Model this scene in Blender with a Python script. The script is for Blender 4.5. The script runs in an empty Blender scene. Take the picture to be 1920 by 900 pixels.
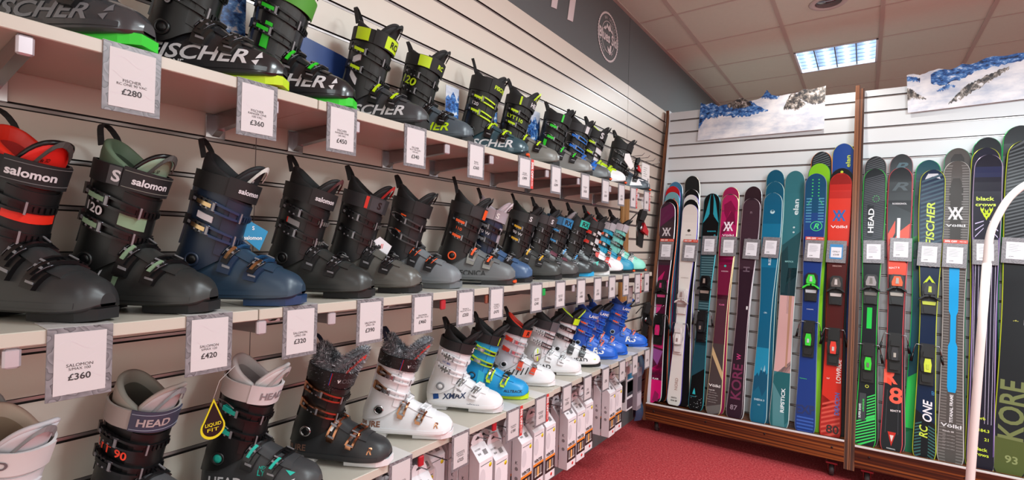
import bpy, bmesh, math, random
import numpy as np
from mathutils import Vector, Matrix, Quaternion
random.seed(7)
PI = math.pi
SC = bpy.context.scene
COL = SC.collection

# ------------------------------------------------------------------ camera
CW, CD, CH = 1.394, 0.0, 1.33            # distance to the left wall, y, eye height
F_PX = 918.2
FW = Vector((-0.584697, 0.811246, 0.003226))
RT = Vector((0.810965, 0.584379, 0.028927))
UP = Vector((-0.021581, -0.01953, 0.999576))
cam_data = bpy.data.cameras.new('camera')
cam_data.sensor_width = 36.0
cam_data.lens = 36.0 * F_PX / 1920.0
cam_data.clip_start = 0.05
cam = bpy.data.objects.new('camera', cam_data)
COL.objects.link(cam)
cam.matrix_world = Matrix(((RT.x, UP.x, -FW.x, CW), (RT.y, UP.y, -FW.y, CD), (RT.z, UP.z, -FW.z, CH), (0, 0, 0, 1)))
SC.camera = cam

def ray(px, py):
    return FW * F_PX + RT * (px - 960) - UP * (py - 450)
def at_y(px, py, y):
    d = ray(px, py); return Vector((CW, CD, CH)) + d * (y / d.y)
def at_x(px, py, x):
    d = ray(px, py); return Vector((CW, CD, CH)) + d * ((x - CW) / d.x)
def at_plane(px, py, p0, n):
    d = ray(px, py); c = Vector((CW, CD, CH)); return c + d * ((p0 - c).dot(n) / d.dot(n))

# ------------------------------------------------------------------ view, world, lights
SC.view_settings.view_transform = 'Standard'
SC.view_settings.look = 'None'
SC.view_settings.gamma = 1.0
SC.view_settings.use_curve_mapping = False
SC.view_settings.exposure = 0.46
w = bpy.data.worlds.new('world'); SC.world = w; w.use_nodes = True
w.node_tree.nodes['Background'].inputs[0].default_value = (1.0, 0.95, 0.87, 1)
w.node_tree.nodes['Background'].inputs[1].default_value = 0.92
SC.cycles.max_bounces = 6
SC.cycles.diffuse_bounces = 4
SC.cycles.glossy_bounces = 3
SC.cycles.transmission_bounces = 3
SC.cycles.transparent_max_bounces = 6
SC.cycles.caustics_reflective = False
SC.cycles.caustics_refractive = False
SC.cycles.use_denoising = True
SC.cycles.sample_clamp_indirect = 4.0

CEIL = 2.956
TILE = 0.5885
TX0, TY0 = 0.868, 3.4352
def area(name, x, y, z, sx, sy, power, col=(.85, .965, 1.0)):
    l = bpy.data.lights.new(name, 'AREA'); l.shape = 'RECTANGLE'; l.size = sx; l.size_y = sy
    l.energy = power; l.color = col
    o = bpy.data.objects.new(name, l); COL.objects.link(o); o.location = (x, y, z); return o
def spot(name, x, y, z, power, ang=75, col=(1, .94, .87), tilt=(0, 0, 0), blend=.6, r=.04):
    l = bpy.data.lights.new(name, 'SPOT'); l.energy = power; l.spot_size = math.radians(ang)
    l.spot_blend = blend; l.shadow_soft_size = r; l.color = col
    o = bpy.data.objects.new(name, l); COL.objects.link(o); o.location = (x, y, z); o.rotation_euler = tilt; return o
for i, (lx, ly, pw) in enumerate([(TX0 + TILE * .5, TY0 + TILE * 2.5, 26), (TX0 + TILE * 1.5, -0.9, 5), (TX0 + TILE * 1.5, 1.35, 26), (TX0 + TILE * 4.5, 1.3, 62), (TX0 + TILE * 4.5, -1.2, 16), (TX0 + TILE * 2.5, 2.6, 22)]):  # first belongs to the louvre fitting; others added unseen, brightening aisle and racks
    area('ceiling_panel_and_fill_light', lx, ly, CEIL - .06, .56, .56, pw)
for ly, pw in ((-0.2, 3), (1.0, 17), (2.2, 24)):
    spot('downlight_lamp', 1.17, ly, CEIL - .03, pw * 1.3, 100, tilt=(0, math.radians(-22), 0))
spot('downlight_lamp', 1.17, 3.74, CEIL - .03, 20, 110)

# ------------------------------------------------------------------ materials
def lin(h):
    h = h.lstrip('#'); c = [int(h[i:i + 2], 16) / 255 for i in (0, 2, 4)]
    return tuple(x / 12.92 if x <= .04045 else ((x + .055) / 1.055) ** 2.4 for x in c) + (1,)
def deep(h, g=1.14):
    c = lin(h); return '#' + ''.join('%02x' % int(255 * min(1, max(0, (x ** g) if x < .0 else ((x ** g) * 12.92 if (x ** g) <= .0031308 else 1.055 * (x ** g) ** (1 / 2.4) - .055)))) for x in c[:3])
_mats = {}
def mt(h, r=.5, m=0.0, coat=0.0, emit=0.0, alpha=1.0, trans=0.0, grain=0.0, gscale=60, spec=.5):
    k = (h, r, m, coat, emit, alpha, trans, grain, gscale, spec)
    if k in _mats: return _mats[k]
    M = bpy.data.materials.new('mat'); M.use_nodes = True
    nt = M.node_tree; b = nt.nodes['Principled BSDF']
    b.inputs['Base Color'].default_value = lin(h)
    b.inputs['Roughness'].default_value = r
    b.inputs['Metallic'].default_value = m
    b.inputs['Coat Weight'].default_value = coat
    b.inputs['Specular IOR Level'].default_value = spec
    if emit:
        b.inputs['Emission Color'].default_value = lin(h); b.inputs['Emission Strength'].default_value = emit
    if alpha < 1: b.inputs['Alpha'].default_value = alpha
    if trans: b.inputs['Transmission Weight'].default_value = trans
    if grain:
        tc = nt.nodes.new('ShaderNodeTexCoord'); n = nt.nodes.new('ShaderNodeTexNoise')
        n.inputs['Scale'].default_value = gscale; n.inputs['Detail'].default_value = 2
        nt.links.new(tc.outputs['Object'], n.inputs['Vector'])
        rp = nt.nodes.new('ShaderNodeMapRange')
        rp.inputs[3].default_value = max(0.02, r - grain); rp.inputs[4].default_value = min(1, r + grain)
        nt.links.new(n.outputs[0], rp.inputs[0]); nt.links.new(rp.outputs[0], b.inputs['Roughness'])
    _mats[k] = M; return M
def node_mat(name, build, r=.5, m=0.0):
    M = bpy.data.materials.new(name); M.use_nodes = True; nt = M.node_tree
    b = nt.nodes['Principled BSDF']; b.inputs['Roughness'].default_value = r; b.inputs['Metallic'].default_value = m
    tc = nt.nodes.new('ShaderNodeTexCoord')
    build(nt, b, tc, nt.links.new); return M
def ramp(nt, stops, interp='LINEAR'):
    c = nt.nodes.new('ShaderNodeValToRGB'); c.color_ramp.interpolation = interp
    e = c.color_ramp.elements
    while len(e) < len(stops): e.new(.5)
    for i, (p, h) in enumerate(stops): e[i].position = p; e[i].color = lin(h)
    return c
def noise(nt, L, vec, scale, detail=3, rough=.5, mp=None):
    n = nt.nodes.new('ShaderNodeTexNoise'); n.inputs['Scale'].default_value = scale
    n.inputs['Detail'].default_value = detail; n.inputs['Roughness'].default_value = rough
    if mp:
        m = nt.nodes.new('ShaderNodeMapping'); m.inputs['Scale'].default_value = mp
        L(vec, m.inputs[0]); vec = m.outputs[0]
    L(vec, n.inputs['Vector']); return n
def b_carpet(nt, b, tc, L):
    n = noise(nt, L, tc.outputs['Object'], 95, 3, .8); c = ramp(nt, [(.3, '#7a1820'), (.47, '#b23038'), (.6, '#c65052'), (.75, '#dc8684')])
    L(n.outputs[0], c.inputs[0]); L(c.outputs[0], b.inputs['Base Color'])
    bp = nt.nodes.new('ShaderNodeBump'); bp.inputs['Strength'].default_value = .5; bp.inputs['Distance'].default_value = .004
    L(n.outputs[0], bp.inputs['Height']); L(bp.outputs[0], b.inputs['Normal'])
CARPET = node_mat('carpet', b_carpet, .95)
def b_wood(nt, b, tc, L):
    n = noise(nt, L, tc.outputs['Object'], 1.0, 2, .5, (.5, 60, 75))
    c = ramp(nt, [(.3, '#190b06'), (.46, '#45200f'), (.56, '#78401c'), (.72, '#9a5c2c')])
    L(n.outputs[0], c.inputs[0]); L(c.outputs[0], b.inputs['Base Color'])
ZEBRA = node_mat('zebrano_rail', b_wood, .35)
def b_wood2(nt, b, tc, L):
    n = noise(nt, L, tc.outputs['Object'], 1.0, 1, .5, (95, .6, .35))
    c = ramp(nt, [(.3, '#1c0f0a'), (.46, '#48261a'), (.56, '#70432a'), (.72, '#8a5a3a')])
    L(n.outputs[0], c.inputs[0]); L(c.outputs[0], b.inputs['Base Color'])
ZEBRAV = node_mat('zebrano_post', b_wood2, .35)
def b_marble(nt, b, tc, L):
    n = noise(nt, L, tc.outputs['Object'], 22, 2, .5)
    w_ = nt.nodes.new('ShaderNodeMath'); w_.operation = 'MULTIPLY'; w_.inputs[1].default_value = 9
    L(n.outputs[0], w_.inputs[0])
    f = nt.nodes.new('ShaderNodeMath'); f.operation = 'FRACT'; L(w_.outputs[0], f.inputs[0])
    c = ramp(nt, [(0, '#3e3c40'), (.07, '#6f6d71'), (.5, '#7d7b7f'), (.93, '#8b898d'), (1, '#57555a')])
    L(f.outputs[0], c.inputs[0]); L(c.outputs[0], b.inputs['Base Color'])
MARBLE = node_mat('marbled_plastic', b_marble, .3)
def b_paint(h, sc=3, amt=.06):
    def f(nt, b, tc, L):
        n = noise(nt, L, tc.outputs['Object'], sc, 3, .6)
        mx = nt.nodes.new('ShaderNodeMix'); mx.data_type = 'RGBA'
        c0 = lin(h); mx.inputs[6].default_value = tuple(v * (1 - amt) for v in c0[:3]) + (1,); mx.inputs[7].default_value = c0
        L(n.outputs[0], mx.inputs[0]); L(mx.outputs[2], b.inputs['Base Color'])
    return f
WALLW = node_mat('white_slat_laminate', b_paint('#dcd4c8'), .38)
RACKW = node_mat('white_rack_laminate', b_paint('#d5dbde'), .38)
GREYW = node_mat('slate_grey_paint', b_paint('#5e6163'), .7)
PLINTH = node_mat('grey_plinth_paint', b_paint('#68696c'), .6)
SHELF = node_mat('cream_white_shelf', b_paint('#c6bfb2', 2, .04), .35)
TILEM = node_mat('ceiling_tile', b_paint('#d6dccc', 40, .08), .9)
TBAR = mt('#bdb3a8', .5)
ALU = mt('#a39a98', .3, .6)
DARKG = mt('#2a2422', .8)
CHROME = mt('#c9c5c8', .16, 1.0)
STEEL = mt('#9a9a9e', .25, 1.0)
BLACK = mt('#0d0d0f', .32)
RUB = mt('#141416', .6)

# ------------------------------------------------------------------ mesh building
class MB:
    def __init__(s): s.v = []; s.f = []; s.m = []; s.s = []; s.mats = []
    def mi(s, m):
        if m not in s.mats: s.mats.append(m)
        return s.mats.index(m)
    def add(s, vs, fs, m, smooth=False):
        o = len(s.v); s.v += [tuple(v) for v in vs]; k = s.mi(m)
        for f in fs: s.f.append([i + o for i in f]); s.m.append(k); s.s.append(smooth)
    def box(s, a, b, m, M=None):
        x0, y0, z0 = a; x1, y1, z1 = b
        vs = [Vector(p) for p in ((x0, y0, z0), (x1, y0, z0), (x1, y1, z0), (x0, y1, z0), (x0, y0, z1), (x1, y0, z1), (x1, y1, z1), (x0, y1, z1))]
        if M is not None: vs = [M @ v for v in vs]
        s.add(vs, [(0, 3, 2, 1), (4, 5, 6, 7), (0, 1, 5, 4), (1, 2, 6, 5), (2, 3, 7, 6), (3, 0, 4, 7)], m)
    def bbox(s, a, b, m, bev=.002, M=None):
        # box with chamfered vertical section (bevelled on all edges, coarse)
        x0, y0, z0 = a; x1, y1, z1 = b; e = min(bev, (x1 - x0) * .45, (y1 - y0) * .45, (z1 - z0) * .45)
        def ring(z, i): return [(x0 + i + e, y0 + i, z), (x1 - i - e, y0 + i, z), (x1 - i, y0 + i + e, z), (x1 - i, y1 - i - e, z), (x1 - i - e, y1 - i, z), (x0 + i + e, y1 - i, z), (x0 + i, y1 - i - e, z), (x0 + i, y0 + i + e, z)]
        vs = ring(z0, e) + ring(z0 + e, 0) + ring(z1 - e, 0) + ring(z1, e)
        vs = [Vector(p) for p in vs]
        if M is not None: vs = [M @ v for v in vs]
        fs = [tuple(range(7, -1, -1)), tuple(range(24, 32))]
        for r in range(3):
            for i in range(8): fs.append((r * 8 + i, r * 8 + (i + 1) % 8, r * 8 + 8 + (i + 1) % 8, r * 8 + 8 + i))
        s.add(vs, fs, m)
    def tube(s, pts, r, m, n=8, flat=1.0, closed=False, up=Vector((0, 0, 1))):
        pts = [Vector(p) for p in pts]; N = len(pts); vs = []
        rs = r if isinstance(r, (list, tuple)) else [r] * N
        for i, p in enumerate(pts):
            if closed: t = pts[(i + 1) % N] - pts[i - 1]
            else: t = pts[min(i + 1, N - 1)] - pts[max(i - 1, 0)]
            t.normalize()
            if i == 0: a = t.cross(up if abs(t.dot(up)) < .9 else Vector((1, 0, 0)))
            else: a = a - t * a.dot(t)
            a.normalize(); b = a.cross(t)
            for k in range(n):
                th = 2 * PI * k / n; vs.append(p + a * (math.cos(th) * rs[i]) + b * (math.sin(th) * rs[i] * flat))
        fs = []
        for i in range(N if closed else N - 1):
            j = (i + 1) % N
            for k in range(n): fs.append((i * n + k, i * n + (k + 1) % n, j * n + (k + 1) % n, j * n + k))
        if not closed: fs += [tuple(range(n - 1, -1, -1)), tuple(range((N - 1) * n, N * n))]
        s.add(vs, fs, m, True)
    def lathe(s, prof, m, M=None, n=20, smooth=True):
        vs = []; fs = []
        for r, z in prof:
            for k in range(n):
                th = 2 * PI * k / n; vs.append(Vector((r * math.cos(th), r * math.sin(th), z)))
        if M is not None: vs = [M @ v for v in vs]
        for i in range(len(prof) - 1):
            for k in range(n): fs.append((i * n + k, i * n + (k + 1) % n, (i + 1) * n + (k + 1) % n, (i + 1) * n + k))
        fs += [tuple(range(n - 1, -1, -1)), tuple(range((len(prof) - 1) * n, len(prof) * n))]
        s.add(vs, fs, m, smooth)
    def prism(s, poly, d0, d1, fn, m, m2=None):
        # poly = list of (a,b); fn(a,b,d) -> point
        n = len(poly)
        vs = [fn(a, b, d0) for a, b in poly] + [fn(a, b, d1) for a, b in poly]
        s.add(vs, [tuple(range(n)), tuple(range(2 * n - 1, n - 1, -1))], m)
        s.add(vs, [(i, (i + 1) % n, (i + 1) % n + n, i + n) for i in range(n)], m2 or m)
    def grid(s, fn, nu, nv, m, smooth=True, mf=None):
        vs = [fn(i / nu, j / nv) for i in range(nu + 1) for j in range(nv + 1)]
        if mf is None:
            s.add(vs, [(i * (nv + 1) + j, (i + 1) * (nv + 1) + j, (i + 1) * (nv + 1) + j + 1, i * (nv + 1) + j + 1) for i in range(nu) for j in range(nv)], m, smooth)
        else:
            o = len(s.v); s.v += [tuple(v) for v in vs]
            for i in range(nu):
                for j in range(nv):
                    s.f.append([o + i * (nv + 1) + j, o + (i + 1) * (nv + 1) + j, o + (i + 1) * (nv + 1) + j + 1, o + i * (nv + 1) + j + 1])
                    s.m.append(s.mi(mf((i + .5) / nu, (j + .5) / nv))); s.s.append(smooth)
    def slab(s, surf, u0, u1, v0, v1, o0, o1, m, nu=6, nv=2, shear=0.0, smooth=True, taper=0.0):
        # raised patch that follows surf(u, v, offset)
        def P(a, b, o):
            vm = (v0 + v1) / 2; vv = v0 + (v1 - v0) * b; k = 1 - taper * a
            return surf(u0 + (u1 - u0) * a, vm + (vv - vm) * k + shear * (a - .5), o)
        top = [P(i / nu, j / nv, o1) for i in range(nu + 1) for j in range(nv + 1)]
        bot = [P(i / nu, j / nv, o0) for i in range(nu + 1) for j in range(nv + 1)]
        W = nv + 1
        s.add(top, [(i * W + j, (i + 1) * W + j, (i + 1) * W + j + 1, i * W + j + 1) for i in range(nu) for j in range(nv)], m, smooth)
        edge = [i * W for i in range(nu + 1)] + [nu * W + j for j in range(1, nv + 1)] + [i * W + nv for i in range(nu - 1, -1, -1)] + [j for j in range(nv - 1, 0, -1)]
        E = len(edge)
        s.add([top[i] for i in edge] + [bot[i] for i in edge], [(i, (i + 1) % E, (i + 1) % E + E, i + E) for i in range(E)], m)
    def build(s, name, parent=None, loc=None, rot=None):
        me = bpy.data.meshes.new(name)
        me.from_pydata(s.v, [], s.f)
        for m in s.mats: me.materials.append(m)
        me.polygons.foreach_set('material_index', s.m)
        me.polygons.foreach_set('use_smooth', s.s)
        me.update()
        o = bpy.data.objects.new(name, me); COL.objects.link(o)
        if parent is not None: o.parent = parent
        if loc is not None: o.location = loc
        if rot is not None: o.rotation_euler = rot
        return o
def tag(o, label=None, cat=None, group=None, kind=None):
    if label: o['label'] = label
    if cat: o['category'] = cat
    if group: o['group'] = group
    if kind: o['kind'] = kind
    return o
def empty(name, loc, rz=0.0):
    o = bpy.data.objects.new(name, None); COL.objects.link(o); o.location = loc; o.rotation_euler = (0, 0, rz)
    o.empty_display_size = .05; return o
def struct(mb, name):
    o = mb.build(name); o['kind'] = 'structure'; return o
def copy_tree(o, parent=None):
    c = o.copy(); COL.objects.link(c); c.parent = parent
    for ch in list(o.children): copy_tree(ch, c)
    return c

# ---- lettering: filled text as triangles, cap height 1, centred on (0, 0) or left aligned
_txt = {}
def text(s, bold=0.0, shear=0.0, sub=0):
    k = (s, bold, shear, sub)
    if k in _txt: return _txt[k]
    c = bpy.data.curves.new('t', 'FONT'); c.body = s; c.offset = bold; c.shear = shear; c.resolution_u = 3
    o = bpy.data.objects.new('t', c); me = bpy.data.meshes.new_from_object(o)
    bm = bmesh.new(); bm.from_mesh(me); bmesh.ops.triangulate(bm, faces=bm.faces[:])
    for _ in range(sub):
        es = [e for e in bm.edges if e.calc_length() > .22]
        if es: bmesh.ops.subdivide_edges(bm, edges=es, cuts=1); bmesh.ops.triangulate(bm, faces=bm.faces[:])
    vs = [v.co.copy() for v in bm.verts]; fs = [[v.index for v in f.verts] for f in bm.faces]
    bm.free(); bpy.data.objects.remove(o); bpy.data.curves.remove(c); bpy.data.meshes.remove(me)
    if not vs: _txt[k] = ([], [], 0); return _txt[k]
    x0 = min(v.x for v in vs); x1 = max(v.x for v in vs)
    r = ([((v.x - x0) / .69, v.y / .69) for v in vs], fs, (x1 - x0) / .69)
    _txt[k] = r; return r
def put_text(mb, s, fn, m, size, u=0, v=0, align='c', bold=0.0, shear=0.0, rot=0.0, width=None, sub=0, flipx=False):
    vs, fs, wd = text(s, bold, shear, sub)
    if not vs: return
    kx = size if width is None else width / wd
    ca, sa = math.cos(rot), math.sin(rot); ox = {'c': wd / 2, 'l': 0, 'r': wd}[align]
    out = []
    for a, b in vs:
        p = (a - ox) * kx; q = (b - .5) * size
        if flipx: p = -p
        out.append(fn(u + p * ca - q * sa, v + p * sa + q * ca))
    mb.add(out, fs, m)

WHITE = mt('#f0efee', .4)
INK = mt('#3a3436', .6)

# ------------------------------------------------------------------ room shell
mb = MB(); mb.box((-0.2, -3.5, -.05), (7.0, 7.6, 0), CARPET); struct(mb, 'floor')

def slat_profile(phase, z0, z1, pitch=.1, g=.0068):
    """list of (z_a, z_b, depth_a, depth_b, material key) strips from bottom to top"""
    out = []; k = math.ceil((z0 - phase - g) / pitch); z = z0
    while phase + k * pitch - g < z1 - .004:
        c = phase + k * pitch
        out += [(z, c - g, 0, 0, 'w'), (c - g, c - g, 0, .009, 'd'), (c - g, c - .0030, .009, .009, 'd'), (c - .0030, c - .0030, .009, .0055, 'a'),
                (c - .0030, c + .0036, .0055, .0055, 'a'), (c + .0036, c + .0036, .0055, .009, 'd'), (c + .0036, c + g, .009, .009, 'd'), (c + g, c + g, .009, 0, 'd')]
        z = c + g; k += 1
    out.append((z, z1, 0, 0, 'w')); return out
def slat_wall(mb, P, phase, z0, z1, white, pitch=.1):
    """P(s, z, depth) -> point; s in 0..1"""
    for a, b, da, db, k in slat_profile(phase, z0, z1, pitch):
        m = {'w': white, 'd': DARKG, 'a': ALU}[k]
        mb.add([P(0, a, da), P(1, a, da), P(1, b, db), P(0, b, db)], [(0, 1, 2, 3)], m)
SLAT_TOP = 2.469; SLAT_BOT = .147; PH = .0745
mb = MB()
slat_wall(mb, lambda s, z, d: (-d, -3.0 + s * 10.4, z), PH, SLAT_BOT, SLAT_TOP, WALLW)
mb.box((-.06, -3.0, 0), (-.012, 7.4, SLAT_BOT), PLINTH)
mb.box((-.012, -3.0, SLAT_BOT - .012), (.004, 7.4, SLAT_BOT), ALU)
mb.box((-.06, -3.0, SLAT_TOP), (-.002, 7.4, CEIL + .05), GREYW)
mb.box((-.08, -3.0, 0), (-.06, 7.4, CEIL + .05), GREYW)
for yy in (.69, 3.3, -1.9):
    mb.box((-.001, yy, SLAT_BOT), (.0006, yy + .0018, SLAT_TOP), mt('#6d6664', .8))
mb.box((-.003, 3.3, SLAT_TOP), (-.001, 3.302, CEIL), mt('#3a3c3d', .8))
wl = struct(mb, 'wall_left')
# lettering painted on the grey fascia
mb = MB()
sw = mt('#d8ccce', .6)
def fas(u, v): return Vector((.0015, u, v))
for (ya, yb) in ((2.228, 2.285), (2.405, 2.468)):
    mb.prism([(ya, 2.595), (yb, 2.605), (yb + .07, CEIL - .01), (ya + .07, CEIL - .01)], 0, .002, lambda a, b, d: Vector((.0005 + d, a, b)), sw)
mb.prism([(2.02, 2.74), (2.30, 2.74), (2.32, 2.79), (2.035, 2.79)], 0, .002, lambda a, b, d: Vector((.0005 + d, a, b)), sw)
tag(mb.build('fascia_lettering'), 'pale grey painted letter strokes high on the grey fascia above slat wall', 'lettering')
mb = MB()
cy, cz, R0 = 2.945, 2.686, .158
N = 48
def ring(r0, r1, wob=0, n=N):
    vs = []
    for i in range(n):
        a = 2 * PI * i / n; k = r1 + (wob if i % 2 else 0)
        vs += [(.0015, cy + math.sin(a) * r0 * .97, cz + math.cos(a) * r0), (.0015, cy + math.sin(a) * k * .97, cz + math.cos(a) * k)]
    mb.add(vs, [(2 * i, 2 * i + 1, (2 * i + 3) % (2 * n), (2 * i + 2) % (2 * n)) for i in range(n)], sw)
ring(.146, .155, .007, 96); ring(.098, .102)
put_text(mb, 'Blues Ski', fas, sw, .062, cy, cz, bold=.03, width=.27)
for txt_, r_, a0, a1, fl in (('SKI SPECIALISTS', .124, -30, 95, 1), ('SINCE', .124, 205, 255, -1)):
    for i, ch in enumerate(txt_):
        if ch == ' ': continue
        a = math.radians(a0 + (a1 - a0) * (i + .5) / len(txt_))
        if fl < 0: a = math.radians(a1 - (a1 - a0) * (i + .5) / len(txt_))
        put_text(mb, ch, fas, sw, .017, cy + math.sin(a) * r_, cz + math.cos(a) * r_, rot=-a if fl > 0 else PI - a)
for pts in ([(-.075, .035), (-.05, .06), (-.04, .05), (-.02, .085), (0, .065), (.02, .092), (.045, .055), (.055, .062), (.08, .035), (.03, .05), (.01, .04), (-.02, .06), (-.045, .035)],
            [(-.01, -.06), (.02, -.075), (.03, -.045), (.05, -.04), (.045, -.085), (.06, -.105), (.0, -.09)], [(.02, -.11), (.07, -.09), (.072, -.084), (.02, -.102)]):
    mb.prism([(cy + a, cz + b) for a, b in pts], 0, .001, lambda a, b, d: Vector((.0008 + d, a, b)), sw)
tag(mb.build('round_emblem'), 'round toothed shop emblem with mountain and skier on grey fascia', 'emblem')

mb = MB(); mb.box((-.2, 7.4, -.05), (7.0, 7.5, 3.05), mt('#8f8683', .8)); struct(mb, 'wall_back')

# ceiling: grid of tiles and bars
mb = MB()
FT = (0, 2)   # column, row of the light fitting
for i in range(-2, 10):
    for j in range(-8, 7):
        x0 = TX0 + i * TILE; y0 = TY0 + j * TILE
        if x0 + TILE < -.01: continue
        if (i, j) == FT: continue
        xa = max(x0 + .012, -.05)
        mb.box((xa, y0 + .008, CEIL + .004), (x0 + TILE - .012, y0 + TILE - .008, CEIL + .02), TILEM)
for i in range(-1, 11):
    mb.box((TX0 + i * TILE - .013, -3.2, CEIL), (TX0 + i * TILE + .013, 7.4, CEIL + .024), TBAR)
for j in range(-8, 8):
    mb.box((-.05, TY0 + j * TILE - .008, CEIL + .001), (6.7, TY0 + j * TILE + .008, CEIL + .024), TBAR)
mb.box((-.05, -3.2, CEIL - .001), (.022, 7.4, CEIL + .02), TBAR)
mb.box((-.2, -3.5, CEIL + .16), (7, 7.5, CEIL + .2), mt('#777777', .9))
struct(mb, 'ceiling')
# recessed louvre light
t = tag(empty('ceiling_light', (TX0 + TILE / 2, TY0 + 2.5 * TILE, CEIL)), 'square recessed ceiling light with bright mirrored louvre grid', 'ceiling light')
h = TILE / 2 - .012
mb = MB()
for a, b in (((-h, -h, -.002), (h, -h + .014, .07)), ((-h, h - .014, -.002), (h, h, .07)), ((-h, -h, -.002), (-h + .014, h, .07)), ((h - .014, -h, -.002), (h, h, .07))): mb.box(a, b, mt('#e9eef2', .3))
mb.box((-h, -h, .068), (h, h, .075), mt('#e9eef2', .3)); mb.build('housing', t)
mb = MB()
for k in range(1, 4): mb.box((-h + k * 2 * h / 4 - .004, -h, .002), (-h + k * 2 * h / 4 + .004, h, .04), mt('#aeb8c4', .15, .9))
for k in range(1, 6): mb.box((-h, -h + k * 2 * h / 6 - .003, .004), (h, -h + k * 2 * h / 6 + .003, .036), mt('#8d98a8', .2, .9))
mb.build('louvre', t)
for k in range(4):
    mb = MB(); x = -h + (k + .5) * 2 * h / 4
    mb.tube([(x, -h + .02, .052), (x, h - .02, .052)], .013, mt('#eaf4ff', .4, emit=9.0), 10); mb.build('fluorescent_tube', t)
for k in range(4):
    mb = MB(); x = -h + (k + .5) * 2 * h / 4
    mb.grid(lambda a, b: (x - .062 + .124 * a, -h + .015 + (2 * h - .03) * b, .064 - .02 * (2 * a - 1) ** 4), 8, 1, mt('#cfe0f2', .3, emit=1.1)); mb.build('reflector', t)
# round downlight at the top edge of the view
t = tag(empty('downlight', (1.165, 3.79, CEIL)), 'round recessed downlight in the ceiling tile near the grey fascia', 'ceiling light')
mb = MB(); mb.lathe([(.075, .004), (.078, -.004), (.105, -.004), (.112, .004)], mt('#c9c3bf', .4), n=32); mb.build('trim_ring', t)
mb = MB(); mb.lathe([(.075, 0), (.07, .05), (.045, .10), (.01, .11)], mt('#8e8a90', .15, 1), n=28); mb.build('reflector', t)
mb = MB(); mb.tube([(-.04, 0, .05), (.04, 0, .05)], .012, mt('#fff3e0', .4, emit=3.0), 8); mb.build('bulb', t)

# ------------------------------------------------------------------ shelves
SX = .30                       # front edge
ZT, ZM, ZB = 1.664, 1.162, .684
def shelf(y0, y1, z, xf, label):
    mb = MB(); mb.bbox((.012, y0 + .001, z - .024), (xf, y1 - .001, z), SHELF, .0015)
    return tag(mb.build('shelf_board'), label, 'shelf', 'shelf boards')
for y0, y1, l in ((-1.2, .08, 'first and nearest'), (.08, .69, 'second'), (.69, 1.86, 'third'), (1.86, 3.04, 'fourth and farthest')):
    shelf(y0, y1, ZT, SX, f'cream top shelf board, {l} from the camera')
for y0, y1, l in ((-1.2, .56, 'nearest'), (.56, 1.8, 'middle'), (1.8, 3.05, 'farthest')):
    shelf(y0, y1, ZM, SX, f'cream middle shelf board, {l} of the row')
BS = [(-1.2, .40, .30), (.40, 1.0, .302), (1.0, 1.27, .293), (1.27, 1.86, .304), (1.86, 2.46, .296), (2.46, 3.04, .302)]
for (y0, y1, xf), l in zip(BS, ('nearest the camera', 'second from camera', 'third from camera, a short piece', 'fourth from camera', 'fifth from camera', 'farthest, beside the ski rack')):
    shelf(y0, y1, ZB, xf, f'cream bottom shelf board, {l}')
def bracket(y, z, label, cap=None):
    t = tag(empty('shelf_bracket', (0, y, z - .024)), label, 'bracket', 'chrome shelf brackets')
    mb = MB(); mb.bbox((-.003, -.024, -.062), (.005, .024, .0), CHROME, .001); mb.build('wall_plate', t)
    mb = MB(); mb.prism([(.005, -.001), (.292, -.001), (.292, -.03), (.25, -.032), (.03, -.045), (.005, -.058)], -.009, .009, lambda a, b, d: Vector((a, d, b)), STEEL)
    mb.build('arm', t)
    mb = MB(); mb.bbox((.286, -.011, -.034), (.297, .011, -.002), cap or mt('#c4bcc2', .3, .4), .003); mb.build('end_cap', t)
RED = mt('#b01f2a', .4); GRN = mt('#17a348', .4)
ords = ['nearest', 'second', 'third', 'fourth', 'fifth', 'sixth', 'seventh', 'eighth', 'ninth']
for k, y in enumerate((.175, .583, .806, 1.155, 1.386, 1.768, 2.05, 2.4, 2.8)): bracket(y, ZT, f'chrome bracket under the top shelf, {ords[k]} from camera')
for k, (y, c) in enumerate(((.171, None), (.57, None), (.75, None), (1.157, RED), (1.385, mt('#8a4a38', .4)), (1.768, GRN), (2.03, None), (2.4, None), (2.8, None))): bracket(y, ZM, f'chrome bracket under the middle shelf, {ords[k]} from camera', c)
for k, (y, c) in enumerate(((.6, None), (1.08, RED), (1.45, RED), (1.82, None), (2.2, None), (2.7, None))): bracket(y, ZB, f'chrome bracket under the bottom shelf, {ords[k]} from camera', c)

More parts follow.
